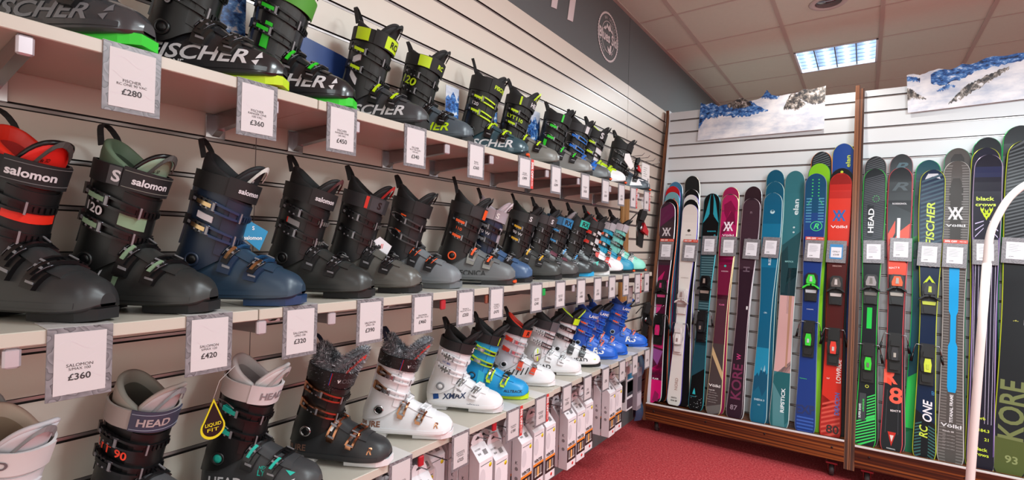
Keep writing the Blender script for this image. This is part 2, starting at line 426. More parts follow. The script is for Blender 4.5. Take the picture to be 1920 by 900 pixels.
# ------------------------------------------------------------------ price tags on the shelves
PAPER = mt('#cfc9ca', .5); STRIP = mt('#d23a34', .45)
def shelf_tag(y, z, lines, label, x=SX, strip=False, w_=.088, hh=.122):
    t = tag(empty('price_tag', (x + .001, y, z)), label, 'price tag', 'price tags along the shelves')
    mb = MB(); mb.bbox((0, -w_ / 2, -hh), (.0022, w_ / 2, .001), MARBLE, .0006)
    mb.box((-.085, -w_ / 2, .0004), (.001, w_ / 2, .0014), mt('#ded9d6', .2)); mb.build('holder', t)
    if strip:
        mb2 = MB(); mb2.box((.0008, w_ / 2, -hh * .98), (.0026, w_ / 2 + .018, -.002), STRIP)
        put_text(mb2, '50% OFF', lambda u, v: Vector((.003, w_ / 2 + .009 + u, v)), WHITE, .012, 0, -.045, rot=-PI / 2, bold=.03)
        put_text(mb2, 'THIS ITEM', lambda u, v: Vector((.003, w_ / 2 + .009 + u, v)), WHITE, .006, 0, -.09, rot=-PI / 2, bold=.02)
        mb2.build('discount_strip', t)
    b = w_ * .105
    mb = MB(); mb.box((.0022, -w_ / 2 + b, -hh + b), (.0031, w_ / 2 - b, -b * .9), PAPER)
    fn = lambda u, v: Vector((.0035, u, v))
    ys = [-.064, -.0705, -.077]; sz = [.0052, .0044, .0044]
    for i, s in enumerate(lines[:-1]): put_text(mb, s, fn, INK, sz[i], -.001, ys[i], bold=0)
    put_text(mb, lines[-1], fn, INK, .0105, -.001, -.0775 - .0065 * max(0, len(lines) - 2) + (.0065 if len(lines) == 2 else 0), bold=.02)
    # faint contour lines of the card
    gl = mt('#d9cdd5', .5)
    for k in range(3):
        pts = [(-w_ / 2 + b + .003 + (w_ - 2 * b - .006) * i / 10, -.03 - k * .026 + .008 * math.sin(i * .7 + k * 2)) for i in range(11)]
        for (a0, b0), (a1, b1) in zip(pts, pts[1:]): mb.add([(.0033, a0, b0), (.0033, a1, b1), (.0033, a1, b1 + .0004), (.0033, a0, b0 + .0004)], [(0, 1, 2, 3)], gl)
    mb.build('card', t)
    return t
TT = [(.315, ['FISCHER', 'RC ONE 90 VAC', '£280'], 0), (.542, ['FISCHER', 'RANGER ONE', '100 VAC', '£360'], 0), (.757, ['FISCHER', 'RANGER ONE', '130 VAC', '£450'], 0),
      (1.009, ['FISCHER', 'RC4 THE CURV', '130 VAC', '£340'], 0), (1.29, ['Fischer', 'RC4 120', '£360'], 0), (1.586, ['FISCHER', 'RANGER 120', '£499'], 1), (1.827, ['HEAD', 'LYT 110', '£299'], 0),
      (2.1, ['SALOMON', 'QST', '£420'], 0), (2.326, ['LANGE', 'XT', '£350'], 0), (2.53, ['SCARPA', 'MAESTRALE', '£430'], 0), (2.698, ['SCARPA', '£460'], 1), (2.91, ['SCARPA', '£380'], 1)]
own = ['large grey glossy boot', 'black boot with silver chrome buckles', 'black boot with bright green buckles', 'boot with lime and black strap', 'dark boot with lime cuff number', 'teal toed boot', 'black boot with lime strap lettering', 'grey boot with green trim', 'boot with blue buckles', 'white toed boot with lime trim', 'black touring boot', 'last grey touring boot']
for (y, l, s), o_ in zip(TT, own): shelf_tag(y, ZT, l, f'price tag on top shelf showing {l[-1]} under the {o_}', strip=bool(s))
TM = [(.254, ['SALOMON', 'S/MAX 100', '£360'], 0), (.459, ['SALOMON', 'S/MAX 120', '£420'], 0), (.659, ['SALOMON', 'S/PRO 100', '£320'], 0), (.863, ['SALOMON', 'S/PRO 120', '£390'], 0), (1.058, ['SALOMON', 'SHIFT PRO 120 AT', '£460'], 0),
      (1.257, ['TECNICA', 'MACH1 MV 110 TD', '£350'], 0), (1.428, ['TECNICA', 'COCHISE 110', 'DYN GW', '£470'], 0), (1.698, ['SALOMON', 'S/PRO 90 W', '£340'], 0), (1.893, ['SALOMON', 'S/MAX 90 W', '£330'], 0), (2.089, ['LANGE', 'RX 110', '£400'], 0),
      (2.267, ['LANGE', 'RX 90 W', '£350'], 0), (2.441, ['SCARPA', '£450'], 0), (2.627, ['SCARPA', 'GEA', '£430'], 0), (2.803, ['SCARPA', 'F1', '£420'], 1), (2.951, ['SCARPA', '£440'], 0)]
own = ['black and red boot', 'black and sage green boot', 'navy blue boot', 'matt black boot', 'bronze grey boot', 'smooth grey boot with orange trim', 'wide grey boot with orange ring', 'dark blue boot', 'black boot with gold buckles', 'black boot with burgundy tongue', 'boot with blue letters', 'boot with teal letters', 'white toed touring boot', 'turquoise boot', 'mint green boot']
for (y, l, s), o_ in zip(TM, own): shelf_tag(y, ZM, l, f'price tag on middle shelf showing {l[-1]} by the {o_}', strip=bool(s))
TB = [(.986, ['ROSSIGNOL', 'PURE 80', '£345'], 0), (1.248, ['ROSSIGNOL', 'PURE ELITE 70', 'W WHITE', '£325'], 0), (1.552, ['SALOMON', 'X/MAX 60', '£180'], 1), (1.75, ['ROSSIGNOL', 'ALLTRACK', '£210'], 1), (1.973, ['ROSSIGNOL', 'HERO', '£230'], 0),
      (2.178, ['HEAD', 'RAPTOR', '£240'], 0), (2.384, ['HEAD', '£260'], 0), (2.6, ['LANGE', '£290'], 0), (2.788, ['LANGE', '£300'], 0), (2.988, ['LANGE', '£310'], 0)]
own = ['black boot with fur lining', 'white boot with fur lining', 'plain white boot', 'bright blue boot', 'white boot with red buckles', 'white boot with black cuff', 'white and lime boot', 'first blue race boot', 'second blue race boot', 'last blue race boot']
for (y, l, s), o_ in zip(TB, own): shelf_tag(y, ZB, l, f'grey framed price tag on bottom shelf in front of the {o_}', strip=bool(s), x=.304)
# ------------------------------------------------------------------ ski boots
SH = np.array([  # x, half width, top z, bottom z
    (-.136, .010, .095, .050), (-.134, .024, .112, .036), (-.126, .034, .135, .026), (-.110, .040, .155, .022), (-.085, .043, .168, .020), (-.055, .045, .172, .020), (-.028, .046, .165, .020),
    (0, .047, .149, .020), (.028, .049, .131, .020), (.055, .051, .114, .020), (.085, .053, .100, .020), (.110, .053, .090, .021), (.132, .051, .083, .022), (.150, .046, .076, .023), (.162, .038, .068, .025), (.170, .027, .060, .028), (.1745, .014, .050, .033)])
_xs = np.linspace(-.136, .174, 41)
def _sm(a):
    y = np.interp(_xs, SH[:, 0], a)
    for _ in range(2): y[1:-1] = (y[:-2] + 2 * y[1:-1] + y[2:]) / 4
    return y
_w, _t, _b = _sm(SH[:, 1]), _sm(SH[:, 2]), _sm(SH[:, 3])
def sh_par(x): return float(np.interp(x, _xs, _w)), float(np.interp(x, _xs, _t)), float(np.interp(x, _xs, _b))
def sgp(v, e): return math.copysign(abs(v) ** e, v)
def tp_(x): return .42 if x < -.02 else .42 - .30 * min(1, (x + .02) / .12)
def shell_raw(th, x):
    w_, t_, b_ = sh_par(x); c, s = math.cos(th), math.sin(th)
    zz = abs(s) ** .8; k = 1 - tp_(x) * zz ** 1.3
    return Vector((x, -w_ * sgp(c, .72) * k, b_ + (t_ - b_) * zz))
def offs(raw):
    def f(u, v, o):
        p = raw(u, v)
        if not o: return p
        e = 1e-3; du = raw(u + e, v) - raw(u - e, v); dv = raw(u, v + e * .1) - raw(u, v - e * .1)
        n = du.cross(dv)
        if n.length < 1e-12: return p
        n.normalize()
        return p + n * o * f.sg
    f.sg = 1; return f
S_shell = offs(shell_raw)      # u = theta (0 outer side .. pi inner side), v = x
def side(x, z, o=.0007):
    """point of the outer side of the shell at x, z"""
    w_, t_, b_ = sh_par(x); zz = min(.97, max(0.01, (z - b_) / (t_ - b_)))
    return S_shell(math.asin(min(1, zz ** 1.25)), x, o)
CA = np.array([(.07, .066, .0490), (.10, .067, .0490), (.14, .064, .0480), (.20, .063, .0490), (.26, .067, .0520), (.30, .070, .0540), (.36, .074, .0570)])
def cuff_raw(ph, z):
    a = float(np.interp(z, CA[:, 0], CA[:, 1])); b = float(np.interp(z, CA[:, 0], CA[:, 2]))
    return Vector((-.062 + (z - .10) * .26 + a * sgp(math.cos(ph), .92), b * sgp(math.sin(ph), .88), z))
S_cuff = offs(cuff_raw)        # u = phi (0 front, -90 outer side), v = z
def tilt(ph, k=.03): return -k * math.cos(ph)
def S_ct(u, v, o):             # v measured along the tilted cuff
    return S_cuff(u, v + tilt(u), o)
def _fix():
    p = S_cuff(-PI / 2, .2, .01); q = S_cuff(-PI / 2, .2, 0)
    if abs(p.y) < abs(q.y): S_cuff.sg = -1
    p = S_shell(PI / 2, .05, .01); q = S_shell(PI / 2, .05, 0)
    if p.z < q.z: S_shell.sg = -1
_fix()
D_ = math.radians
def fur_mesh(mb, surf, u0, u1, v0, v1, cnt, ln, mats):
    for i in range(cnt):
        u = random.uniform(u0, u1); v = random.uniform(v0, v1); p = surf(u, v, 0); q = surf(u, v, ln * random.uniform(.6, 1.2))
        q = q + Vector([random.uniform(-1, 1) * ln * .55 for _ in range(3)])
        a = Vector((random.uniform(-1, 1), random.uniform(-1, 1), random.uniform(-1, 1))); a.normalize(); a *= .0015
        mb.add([p - a, p + a, q], [(0, 1, 2)], random.choice(mats), True)

def ribbon(mb, pts, wdt, m, side_v):
    side_v = Vector(side_v).normalized() * wdt / 2; pts = [Vector(p) for p in pts]; vs = []
    for i, p in enumerate(pts):
        t = (pts[min(i + 1, len(pts) - 1)] - pts[max(0, i - 1)]).normalized(); n = t.cross(side_v).normalized() * .0012
        vs += [p - side_v - n, p + side_v - n, p + side_v + n, p - side_v + n]
    fs = []
    for i in range(len(pts) - 1):
        for k in range(4): fs.append((i * 4 + k, i * 4 + (k + 1) % 4, i * 4 + 4 + (k + 1) % 4, i * 4 + 4 + k))
    mb.add(vs, fs, m, False)

def boot(key, name, label, group, c):
    x, y, a = POS[key]; z = {'T': ZT, 'M': ZM, 'B': ZB}[key[0]] + .0022
    t = tag(empty(name, (x, y, z), PI / 2 - D_(a)), label, 'ski boot', group)
    t.scale = c.get('scale', (.953, 1, {'B0': .87, 'B1': .93, 'B2': .93, 'B3': .89}.get(key, .87 if key[0] == 'B' else .985)))
    g = lambda k, d: c.get(k, d)
    shm, cum = g('shell', mt('#2c2c2e', .3)), g('cuff', mt('#0c0c0e', .32))
    bk, ld, lv = g('bail', BLACK), g('ladder', BLACK), g('lever', BLACK)
    blo = g('lever2', lv); bl2 = g('bail2', bk)
    # lower shell
    mb = MB(); NT = 20
    def pt(i, j):
        return shell_raw(PI * j, -.136 + .310 * i)
    pan = g('panel', None)
    mb.grid(pt, 40, NT, shm, True, mf=(lambda u, v: pan[1] if pan[0](-.136 + .31 * u, v) else shm) if pan else None)
    vs = []; fs = []
    for i in range(41):
        xx = -.136 + .310 * i / 40; w_, t_, b_ = sh_par(xx)
        vs += [(xx, -w_, b_), (xx, -w_ * .86, b_ - .005), (xx, w_ * .86, b_ - .005), (xx, w_, b_)]
    for i in range(40):
        for k in range(3): fs.append((i * 4 + k, i * 4 + k + 1, i * 4 + 5 + k, i * 4 + 4 + k))
    mb.add(vs, fs, shm, True)
    mb.add([pt(0, j / NT) for j in range(NT + 1)], [tuple(range(NT + 1))], shm); mb.add([pt(1, j / NT) for j in range(NT + 1)], [tuple(range(NT + 1))], shm)
    # moulded seam lines, overlap flap over the instep and toe ridge
    mb.slab(S_shell, D_(52), D_(128), -.012, .112, 0, .0035, g('flap', shm), 8, 6, shear=0)
    mb.slab(lambda u, v, o: side(v, u, o), .026, .036, -.118, .150, .0, .0016, g('rand', shm), 1, 14)
    for (s_, tx_, tz_, sz_, m_, *r_) in g('texts', []):
        put_text(mb, s_, lambda u, v: side(u, v, .0012), m_, sz_, tx_, tz_, 'l', bold=.022, shear=.25 if r_ and r_[0] else 0, rot=r_[1] if len(r_) > 1 else 0, sub=1, width=r_[2] if len(r_) > 2 else None)
    for (poly, m_) in g('polys', []):
        cx_ = sum(p[0] for p in poly) / len(poly); cz_ = sum(p[1] for p in poly) / len(poly)
        vs_ = []; n_ = len(poly)
        for i_ in range(n_):
            p0_, p1_ = poly[i_], poly[(i_ + 1) % n_]
            for k_ in range(3): vs_.append((p0_[0] + (p1_[0] - p0_[0]) * k_ / 3, p0_[1] + (p1_[1] - p0_[1]) * k_ / 3))
        mb.add([side(*p, .0011) for p in vs_] + [side(cx_, cz_, .0011)], [(i, (i + 1) % len(vs_), len(vs_)) for i in range(len(vs_))], m_, True)
    mb.build('lower_shell', t)
    # soles
    so = g('sole', RUB)
    def sole(x0, x1, zt, nm, lug, toe):
        mb = MB(); n = 8; L = []
        for i in range(n + 1):
            u = i / n; xx = x0 + (x1 - x0) * u; w_ = max(.016, min(.036, sh_par(min(.16, max(-.125, xx)))[0] * .86))
            if toe and u > .75: w_ *= 1 - .35 * ((u - .75) / .25) ** 2
            if not toe and u < .2: w_ *= 1 - .35 * ((.2 - u) / .2) ** 2
            L.append((xx, w_, .004 * max(0, (u - .6) / .4) ** 1.5 if toe else 0))
        pl = [(p[0], -p[1], p[2]) for p in L] + [(p[0], p[1], p[2]) for p in reversed(L)]
        m = len(pl)
        mb.add([(p[0], p[1], p[2]) for p in pl] + [(p[0], p[1] * 1.04, zt) for p in pl], [tuple(range(m)), tuple(range(2 * m - 1, m - 1, -1))] + [(i, (i + 1) % m, (i + 1) % m + m, i + m) for i in range(m)], so)
        if lug:
            mb.bbox((x1 - .012, -.030, .008), (x1 + .004, .030, .019), lug, .003)
        mb.build(nm, t)
    sole(.045, .176, .024, 'toe_sole', g('lug', None), True); sole(-.136, -.045, .026, 'heel_sole', None, False)
    # cuff
    mb = MB(); h0, h1 = .108, .268; NU, NV = 32, 6
    def zlo(ph): return .088 + .026 * math.cos(ph) - .012 * math.exp(-((abs(ph) - PI / 2) / .5) ** 2)
    def cp(i, j, o=0):
        ph = -PI + 2 * PI * i; zz = zlo(ph) + (h1 + tilt(ph) - zlo(ph)) * j; return S_cuff(ph, zz, o)
    cpan = g('cpanel', None)
    mb.grid(lambda i, j: cp(i, j), NU, NV, cum, True, mf=(lambda u, v: cpan[1] if cpan[0](-180 + 360 * u, v) else cum) if cpan else None)
    mb.grid(lambda i, j: cp(i, 1, -.0035 * j), NU, 1, cum); mb.grid(lambda i, j: S_cuff(-PI + 2 * PI * i, h1 + tilt(-PI + 2 * PI * i) - .05 * j, -.0035), NU, 1, cum)
    mb.slab(S_ct, D_(-62), D_(72), .135, .262, 0, .003, g('cflap', cum), 10, 4)
    # spine at the back
    mb.slab(S_ct, D_(158), D_(202), .115, .268, 0, .004, g('spine', cum), 5, 4)
    for (s_, ph_, z_, sz_, m_, *r_) in g('ctexts', []):
        put_text(mb, s_, lambda u, v: S_ct(D_(ph_) + u / .058, z_ + v, .0042), m_, sz_, 0, 0, 'c', bold=.02, shear=.2 if r_ and r_[0] else 0, sub=1)
    for (p0, p1, za, zb_, m_, *r_) in g('cpatch', []):
        mb.slab(S_ct, D_(p0), D_(p1), za, zb_, 0, .0045, m_, 8, 2, shear=r_[0] if r_ else 0)
    mb.build('cuff', t)
    # pivot disc
    pv = g('pivot', cum)
    mb = MB(); M_ = Matrix.Translation(Vector((-.068, -.0475, .107))) @ Matrix.Rotation(PI / 2, 4, 'X')
    mb.lathe([(.0165, 0), (.0165, .005), (.0125, .0065), (.0115, .0045)], pv, M_, 20); mb.lathe([(.0115, .002), (.0112, .0048), (.004, .0052)], g('pivot_in', BLACK), M_, 16)
    mb.build('pivot', t)
    # liner
    if key[0] == 'B': c.setdefault('lb', .372); c.setdefault('th', .335)
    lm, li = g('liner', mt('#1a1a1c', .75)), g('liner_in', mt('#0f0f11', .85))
    LB = g('lb', .366); LF = .268
    def lz(ph):
        k = (1 - math.cos(ph)) / 2; return LF + (LB - LF) * (k ** 1.12)
    def lin_s(i, j):     # j 0..1: outside up, over the rim, inside down
        ph = -PI + 2 * PI * i; zt_ = lz(ph); r_ = g('rr', .0065)
        if j < .4: return S_cuff(ph, .215 + (zt_ - r_ - .215) * j / .4, -.007 + .002 * math.sin(ph * 2))
        if j < .75:
            q = (j - .4) / .35 * PI; return S_cuff(ph, zt_ - r_ + r_ * math.sin(q), -.007 - r_ * (1 - math.cos(q)))
        return S_cuff(ph, zt_ - r_ + (.2 - zt_ + r_) * (j - .75) / .25, -.007 - 2 * r_)
    fur = g('fur', None)
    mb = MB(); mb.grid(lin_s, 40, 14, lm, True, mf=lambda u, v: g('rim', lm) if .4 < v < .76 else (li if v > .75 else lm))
    mb.add([S_cuff(-PI + 2 * PI * i / 24, .2, -.018) for i in range(24)], [tuple(range(24))], li)
    if fur:
        fm = [mt(h_, .9) for h_ in fur]
        fur_mesh(mb, lambda u, v, o: lin_s_off(lin_s, u, v, o), 0, 1, .22, .95, 5200, .011, fm)
    mb.build('liner', t)
    # tongue
    tm = g('tongue', lm); TH = g('th', .322)
    def tg(u, v, o):     # u = phi in deg, v = 0..1 height
        ph = D_(u); zt_ = TH - .034 * (abs(u) / 72) ** 3.4; zz = .20 + (zt_ - .20) * v
        p = S_cuff(ph, zz, -.016 + o); p.x += max(0, zz - .25) * .20; return p
    mb = MB(); mb.grid(lambda i, j: tg(-72 + 144 * i, min(1, j / .8), .006 if j < .9 else .006), 16, 10, tm); mb.grid(lambda i, j: tg(-72 + 144 * i, j, -.004), 16, 8, g('tongue_in', tm))
    rim = [tg(-72 + 144 * i / 20, 1, .001) for i in range(21)]; rim = [tg(-72, .2 + .2 * k, .001) for k in range(4)] + rim + [tg(72, .8 - .2 * k, .001) for k in range(4)]
    mb.tube(rim, .014 if fur else .0058, g('tongue_rim', tm), 8)
    if g('tongue_text', None):
        for s_, z_ in ((g('tongue_text', '')[0], .74), (g('tongue_text', '')[1], .6)):
            put_text(mb, s_, lambda u, v: tg(-38 + u / .0011, z_ + v / .11, .0072), g('tongue_text', '')[2], .0055, 0, 0, 'c', sub=1, bold=.01, shear=.2)
    if fur:
        fur_mesh(mb, lambda u, v, o: tg(u, v, .0065 + o), -72, 72, .35, 1, 3000, .012, fm); fur_mesh(mb, lambda u, v, o: tg(u, v, -.004 - o), -72, 72, .45, 1, 2000, .012, fm)
        def rimf(u, v, o):
            q = u * (len(rim) - 1); i_ = min(len(rim) - 2, int(q)); return rim[i_].lerp(rim[i_ + 1], q - i_) + Vector((math.cos(v), math.sin(v) * .8, abs(math.sin(v * .5 + .6)))).normalized() * (.013 + o)
        fur_mesh(mb, rimf, 0, 1, 0, 6.28, 4200, .010, fm)
    mb.build('tongue', t)
    # power strap
    st = g('strap', mt('#121213', .65)); sz = g('sz', (.262, .302))
    mb = MB()
    def S_st(u, v, o): return S_cuff(u, v + tilt(u, .018), o + .0015)
    mb.slab(S_st, D_(-178), D_(178), sz[0], sz[1], -.001, .0035, st, 36, 2)
    mb.slab(S_st, D_(-70), D_(30), sz[0] - .002, sz[1] + .002, .0035, .0065, g('strap2', st), 12, 2, shear=-.004)
    for (p0, p1, m_) in g('spatch', []): mb.slab(S_st, D_(p0), D_(p1), sz[0] + .002, sz[1] - .002, .0036, .0072, m_, 6, 2)
    for (s_, ph_, sz_, m_) in g('stext', []):
        put_text(mb, s_, lambda u, v: S_st(D_(ph_) + u / .062, (sz[0] + sz[1]) / 2 + v, .0078), m_, sz_, 0, 0, 'c', bold=.03, sub=1)
    if g('stitch', None):
        for v_ in (sz[0] + .0035, sz[1] - .0045): mb.slab(S_st, D_(-68), D_(28), v_, v_ + .0012, .006, .0073, g('stitch', None), 12, 1)
    mb.build('power_strap', t)
    # cuff buckles
    style = g('style', 'std')
    for zc in (.232, .178):
        mb = MB()
        mb.slab(S_ct, D_(-52), D_(26), zc - .0085, zc + .0085, .002, .0065, ld, 10, 1)
        for k in range(g('teeth', 7)):
            p0 = -34 + k * 8.2; mb.slab(S_ct, D_(p0), D_(p0 + 4.2), zc - .0055, zc + .0055, .0065, .0098, g('tooth', ld), 1, 1)
        if style == 'std':
            mb.slab(S_ct, D_(-128), D_(-92), zc - .008, zc + .008, .001, .008, lv, 4, 2, taper=-.4)
            mb.slab(S_ct, D_(-112), D_(-86), zc - .0045, zc + .0045, .008, .0125, g('accent', lv), 3, 1)
            for s_ in (-1, 1): mb.tube([S_ct(D_(-108 + q * 6), zc + s_ * .0095, .009) for q in range(6)], .0026, g('bolt', mt('#55555a', .25, .9)), 6)
            mb.slab(S_ct, D_(-140), D_(-126), zc - .011, zc + .013, .004, .010, lv, 2, 2, shear=.004)
            for k in range(3): mb.slab(S_ct, D_(-110 + k * 9), D_(-106 + k * 9), zc - .012, zc + .012, .004, .0115, lv, 1, 2)
        elif style == 'frame':
            for s_ in (-1, 1): mb.slab(S_ct, D_(-132), D_(-88), zc + s_ * .008 - .0032, zc + s_ * .008 + .0032, .001, .009, lv, 5, 1, shear=-s_ * .006)
            mb.slab(S_ct, D_(-138), D_(-128), zc - .013, zc + .013, .001, .0095, lv, 2, 2)
            mb.slab(S_ct, D_(-104), D_(-84), zc - .0065, zc + .0065, .003, .012, CHROME, 3, 1)
        elif style == 'paddle':
            mb.slab(S_ct, D_(-122), D_(-86), zc - .011, zc + .011, .001, .0095, lv, 5, 2, taper=.25)
            mb.slab(S_ct, D_(-86), D_(-68), zc - .0075, zc + .0075, .002, .0105, CHROME, 3, 1)
        else:            # wire
            mb.tube([S_ct(D_(-136 + 9 * q), zc + .010 * math.sin(q / 6 * PI) + .004, .007) for q in range(7)], .0022, STEEL, 6)
            mb.tube([S_ct(D_(-136 + 9 * q), zc - .010 * math.sin(q / 6 * PI) + .004, .007) for q in range(7)], .0022, STEEL, 6)
            mb.slab(S_ct, D_(-112), D_(-84), zc - .0055, zc + .0055, .002, .0115, g('accent', lv), 4, 1)
        # bail frame reaching forward to the ladder
        for s_ in (-1, 1): mb.slab(S_ct, D_(-88), D_(-28), zc + s_ * .0085 - .0026, zc + s_ * .0085 + .0026, .003, .0105, bk, 7, 1, shear=-s_ * .002)
        mb.slab(S_ct, D_(-32), D_(-26), zc - .0105, zc + .0105, .004, .012, bk if style != 'std' else g('pin', bk), 1, 1)
        mb.slab(S_ct, D_(-90), D_(-80), zc - .0105, zc + .0105, .003, .0112, bk, 2, 1)
        PN_ = g('pins', mt('#8d8c90', .35, .35))
        mb.slab(S_ct, D_(-30), D_(-27), zc - .012, zc + .012, .011, .0135, PN_, 1, 1); mb.slab(S_ct, D_(-84), D_(-80), zc - .009, zc + .009, .010, .0128, PN_, 1, 1)
        mb.slab(S_ct, D_(16), D_(21), zc - .0035, zc + .0035, .0065, .0085, PN_, 1, 1); mb.slab(S_ct, D_(-124), D_(-118), zc - .003, zc + .003, .008, .0105, PN_, 1, 1)
        for k in range(2): mb.slab(S_ct, D_(-104 + k * 10), D_(-101 + k * 10), zc - .0085, zc - .0050, .008, .0125, PN_, 1, 1)
        mb.build('cuff_buckle', t)
    # instep buckles
    for xc in (.012, .074):
        mb = MB(); sh_ = .024
        S2 = lambda u, v, o: S_shell(u, v, o + .003)
        mb.slab(S2, D_(84), D_(122), xc - .001, xc + .018, 0, .005, ld, 4, 1, shear=.006)
        for k in range(4): mb.slab(S2, D_(88 + k * 8), D_(92 + k * 8), xc + .001 + k * .0012, xc + .015 + k * .0012, .005, .0078, g('tooth', ld), 1, 1)
        for s_ in (-1, 1): mb.slab(S2, D_(62), D_(96), xc + .004 + s_ * .009 - .0026, xc + .004 + s_ * .009 + .0026, .003, .0095, bl2, 4, 1, shear=.010)
        mb.slab(S2, D_(93), D_(97), xc - .003, xc + .020, .004, .011, bl2, 1, 1); mb.slab(S2, D_(60), D_(65), xc - .012, xc + .011, .004, .011, bl2, 1, 1)
        if style == 'frame':
            for s_ in (-1, 1): mb.slab(S2, D_(26), D_(66), xc + s_ * .008 - .0032, xc + s_ * .008 + .0032, -.003, .006, blo, 6, 1, shear=sh_ * .7 - s_ * .004)
            mb.slab(S2, D_(20), D_(29), xc - .018, xc - .001, -.003, .0065, blo, 2, 2)
            mb.slab(S2, D_(38), D_(68), xc - .0035, xc + .0035, -.002, .0085, CHROME, 4, 1, shear=sh_ * .6)
        elif style == 'paddle':
            mb.slab(S2, D_(22), D_(56), xc - .014, xc + .010, -.003, .0065, blo, 5, 2, shear=sh_ * .6, taper=.3); mb.slab(S2, D_(52), D_(68), xc, xc + .012, -.001, .008, CHROME, 3, 1, shear=-.006)
        else:
            mb.slab(S2, D_(20), D_(50), xc - .020, xc + .008, -.003, .006, g('base2', blo), 4, 2, shear=sh_ * .5, taper=-.25)
            mb.slab(S2, D_(32), D_(66), xc - .0095, xc + .0065, .003, .0105, blo, 5, 2, shear=sh_ * .7)
            mb.slab(S2, D_(38), D_(64), xc - .0045, xc + .0025, .010, .0135, g('accent', blo), 4, 1, shear=sh_ * .55)
            for s_ in (-1, 1): mb.tube([S2(D_(40 + 5 * q), xc - .009 + s_ * .0095 + q * .003, .009) for q in range(6)], .0018, g('bolt', mt('#55555a', .25, .9)), 6)
        mb.slab(S2, D_(94), D_(96), xc - .001, xc + .018, .0105, .013, PN_, 1, 1); mb.slab(S2, D_(61), D_(64), xc - .010, xc + .009, .011, .0132, PN_, 1, 1)
        mb.slab(S2, D_(50), D_(54), xc - .010, xc + .007, .009, .0128, PN_, 1, 1); mb.slab(S2, D_(27), D_(30), xc - .014, xc + .004, .006, .0075, PN_, 1, 1)
        mb.build('instep_buckle', t)
    # pull loops
    lc = g('loop', mt('#0e0e10', .7))
    if g('loops', 3) & 1:
        p = S_cuff(PI, LB - .01, .0); mb = MB(); hh = g('lh', .027)
        ribbon(mb, [S_cuff(D_(-146 - 6.5 * q), lz(D_(-146 - 6.5 * q)) - .012, -.004) + Vector((-.010 * math.sin(q / 9 * PI), 0, (hh + .012) * math.sin(q / 9 * PI) ** .7)) for q in range(10)], .012, lc, (1, .1, .25)); mb.build('pull_loop', t)
    if g('loops', 3) & 2:
        p = tg(0, .86, .008); mb = MB(); hh = g('th2', .034); l2 = g('loop2', lc)
        ribbon(mb, [tg(-50 + 8 * q, .62 + .02 * q, .008) + Vector((.004, 0, 0)) + Vector((.022, 0, hh)) * math.sin(q / 9 * PI) for q in range(10)], .013, l2, (.2, .3, .9)); mb.build('pull_loop', t)
    return t
def lin_s_off(fn, u, v, o):
    p = fn(u, v)
    if not o: return p
    e = .004; n = (fn(u + e, v) - fn(u - e, v)).cross(fn(u, min(1, v + .01)) - fn(u, v - .01))
    if n.length < 1e-12: return p
    n.normalize(); c_ = Vector((-.02, 0, p.z))
    r = p - c_
    if v < .5 and n.dot(r) < 0: n = -n
    if v >= .5: n = Vector((0, 0, 1)) if v < .65 else (n if n.dot(r) < 0 else -n)
    return p + n * o

POS = {'T1':(0.157,0.238,54),'T2':(0.167,0.490,48),'T3':(0.164,0.693,50),'T4':(0.142,0.991,60),'T5':(0.127,1.223,60),'T6':(0.140,1.553,58),'T7':(0.145,1.790,55),'T8':(0.145,2.113,55),'T9':(0.135,2.353,55),'T10':(0.145,2.531,55),'T11':(0.145,2.917,55),
'M0':(0.132,0.214,60),'M1':(0.152,0.374,54),'M2':(0.177,0.555,48),'M3':(0.157,0.780,54),'M4':(0.142,0.975,54),'M5':(0.122,1.187,60),'M6':(0.157,1.447,54),'M7':(0.135,1.615,58),'M8':(0.135,1.858,58),'M9':(0.130,2.029,55),'M10':(0.130,2.190,55),'M11':(0.135,2.367,55),'M12':(0.130,2.566,55),'M13':(0.135,2.714,55),'M14':(0.135,2.907,55),
'B0':(0.152,0.199,64),'B1':(0.154,0.405,62),'B2':(0.163,0.633,56),'B3':(0.162,0.863,60),'B4':(0.168,1.111,56),'B5':(0.144,1.422,62),'B6':(0.132,1.616,60),'B7':(0.122,1.847,60),'B8':(0.130,2.084,55),'B9':(0.130,2.297,55),'B10':(0.130,2.521,55),'B11':(0.130,2.660,55),'B12':(0.135,2.973,55)}
LIME = mt('#c3e61a', .4); GREEN = mt('#2fd02a', .4); ORG = mt('#f2591f', .4); REDC = mt('#e02a18', .42); SAGE = mt('#7f9a7c', .45)
LG = mt('#d5d3d6', .45); COPPER = mt('#c58a68', .16, 1.0); GOLD = mt('#c8a87c', .2, 1.0); TEAL = mt('#25b9a6', .4); WSH = mt('#ecebee', .3); NAVY = mt('#1f3a66', .33); SKYB = mt('#1795d2', .35)
def P_(**k): return k
gm = {'T': 'ski boots on the top shelf', 'M': 'ski boots on the middle shelf', 'B': 'ski boots on the bottom shelf'}
def bt(key, label, **c): return boot(key, 'ski_boot', label, gm[key[0]], c)
GB = mt('#232427', .26, coat=.3); MB_ = mt('#2e2e30', .36); BLK2 = mt('#0d0d0f', .32)
star = [[(.125, .052), (.134, .072), (.139, .056)], [(.118, .046), (.133, .050), (.128, .036)]]
bt('T1', 'large glossy dark grey ski boot with green sole, cut by the top left frame corner', shell=mt('#3b3c3f', .24, coat=.4), sole=GREEN, cuff=BLK2, texts=[('FISCHER', -.105, .058, .030, mt('#77777b', .5), 1, -.03, .205), ('ONE', -.120, .036, .012, GREEN, 1)], polys=[(p, mt('#6a6a6e', .5)) for p in star], scale=(1.0, 1, 1))
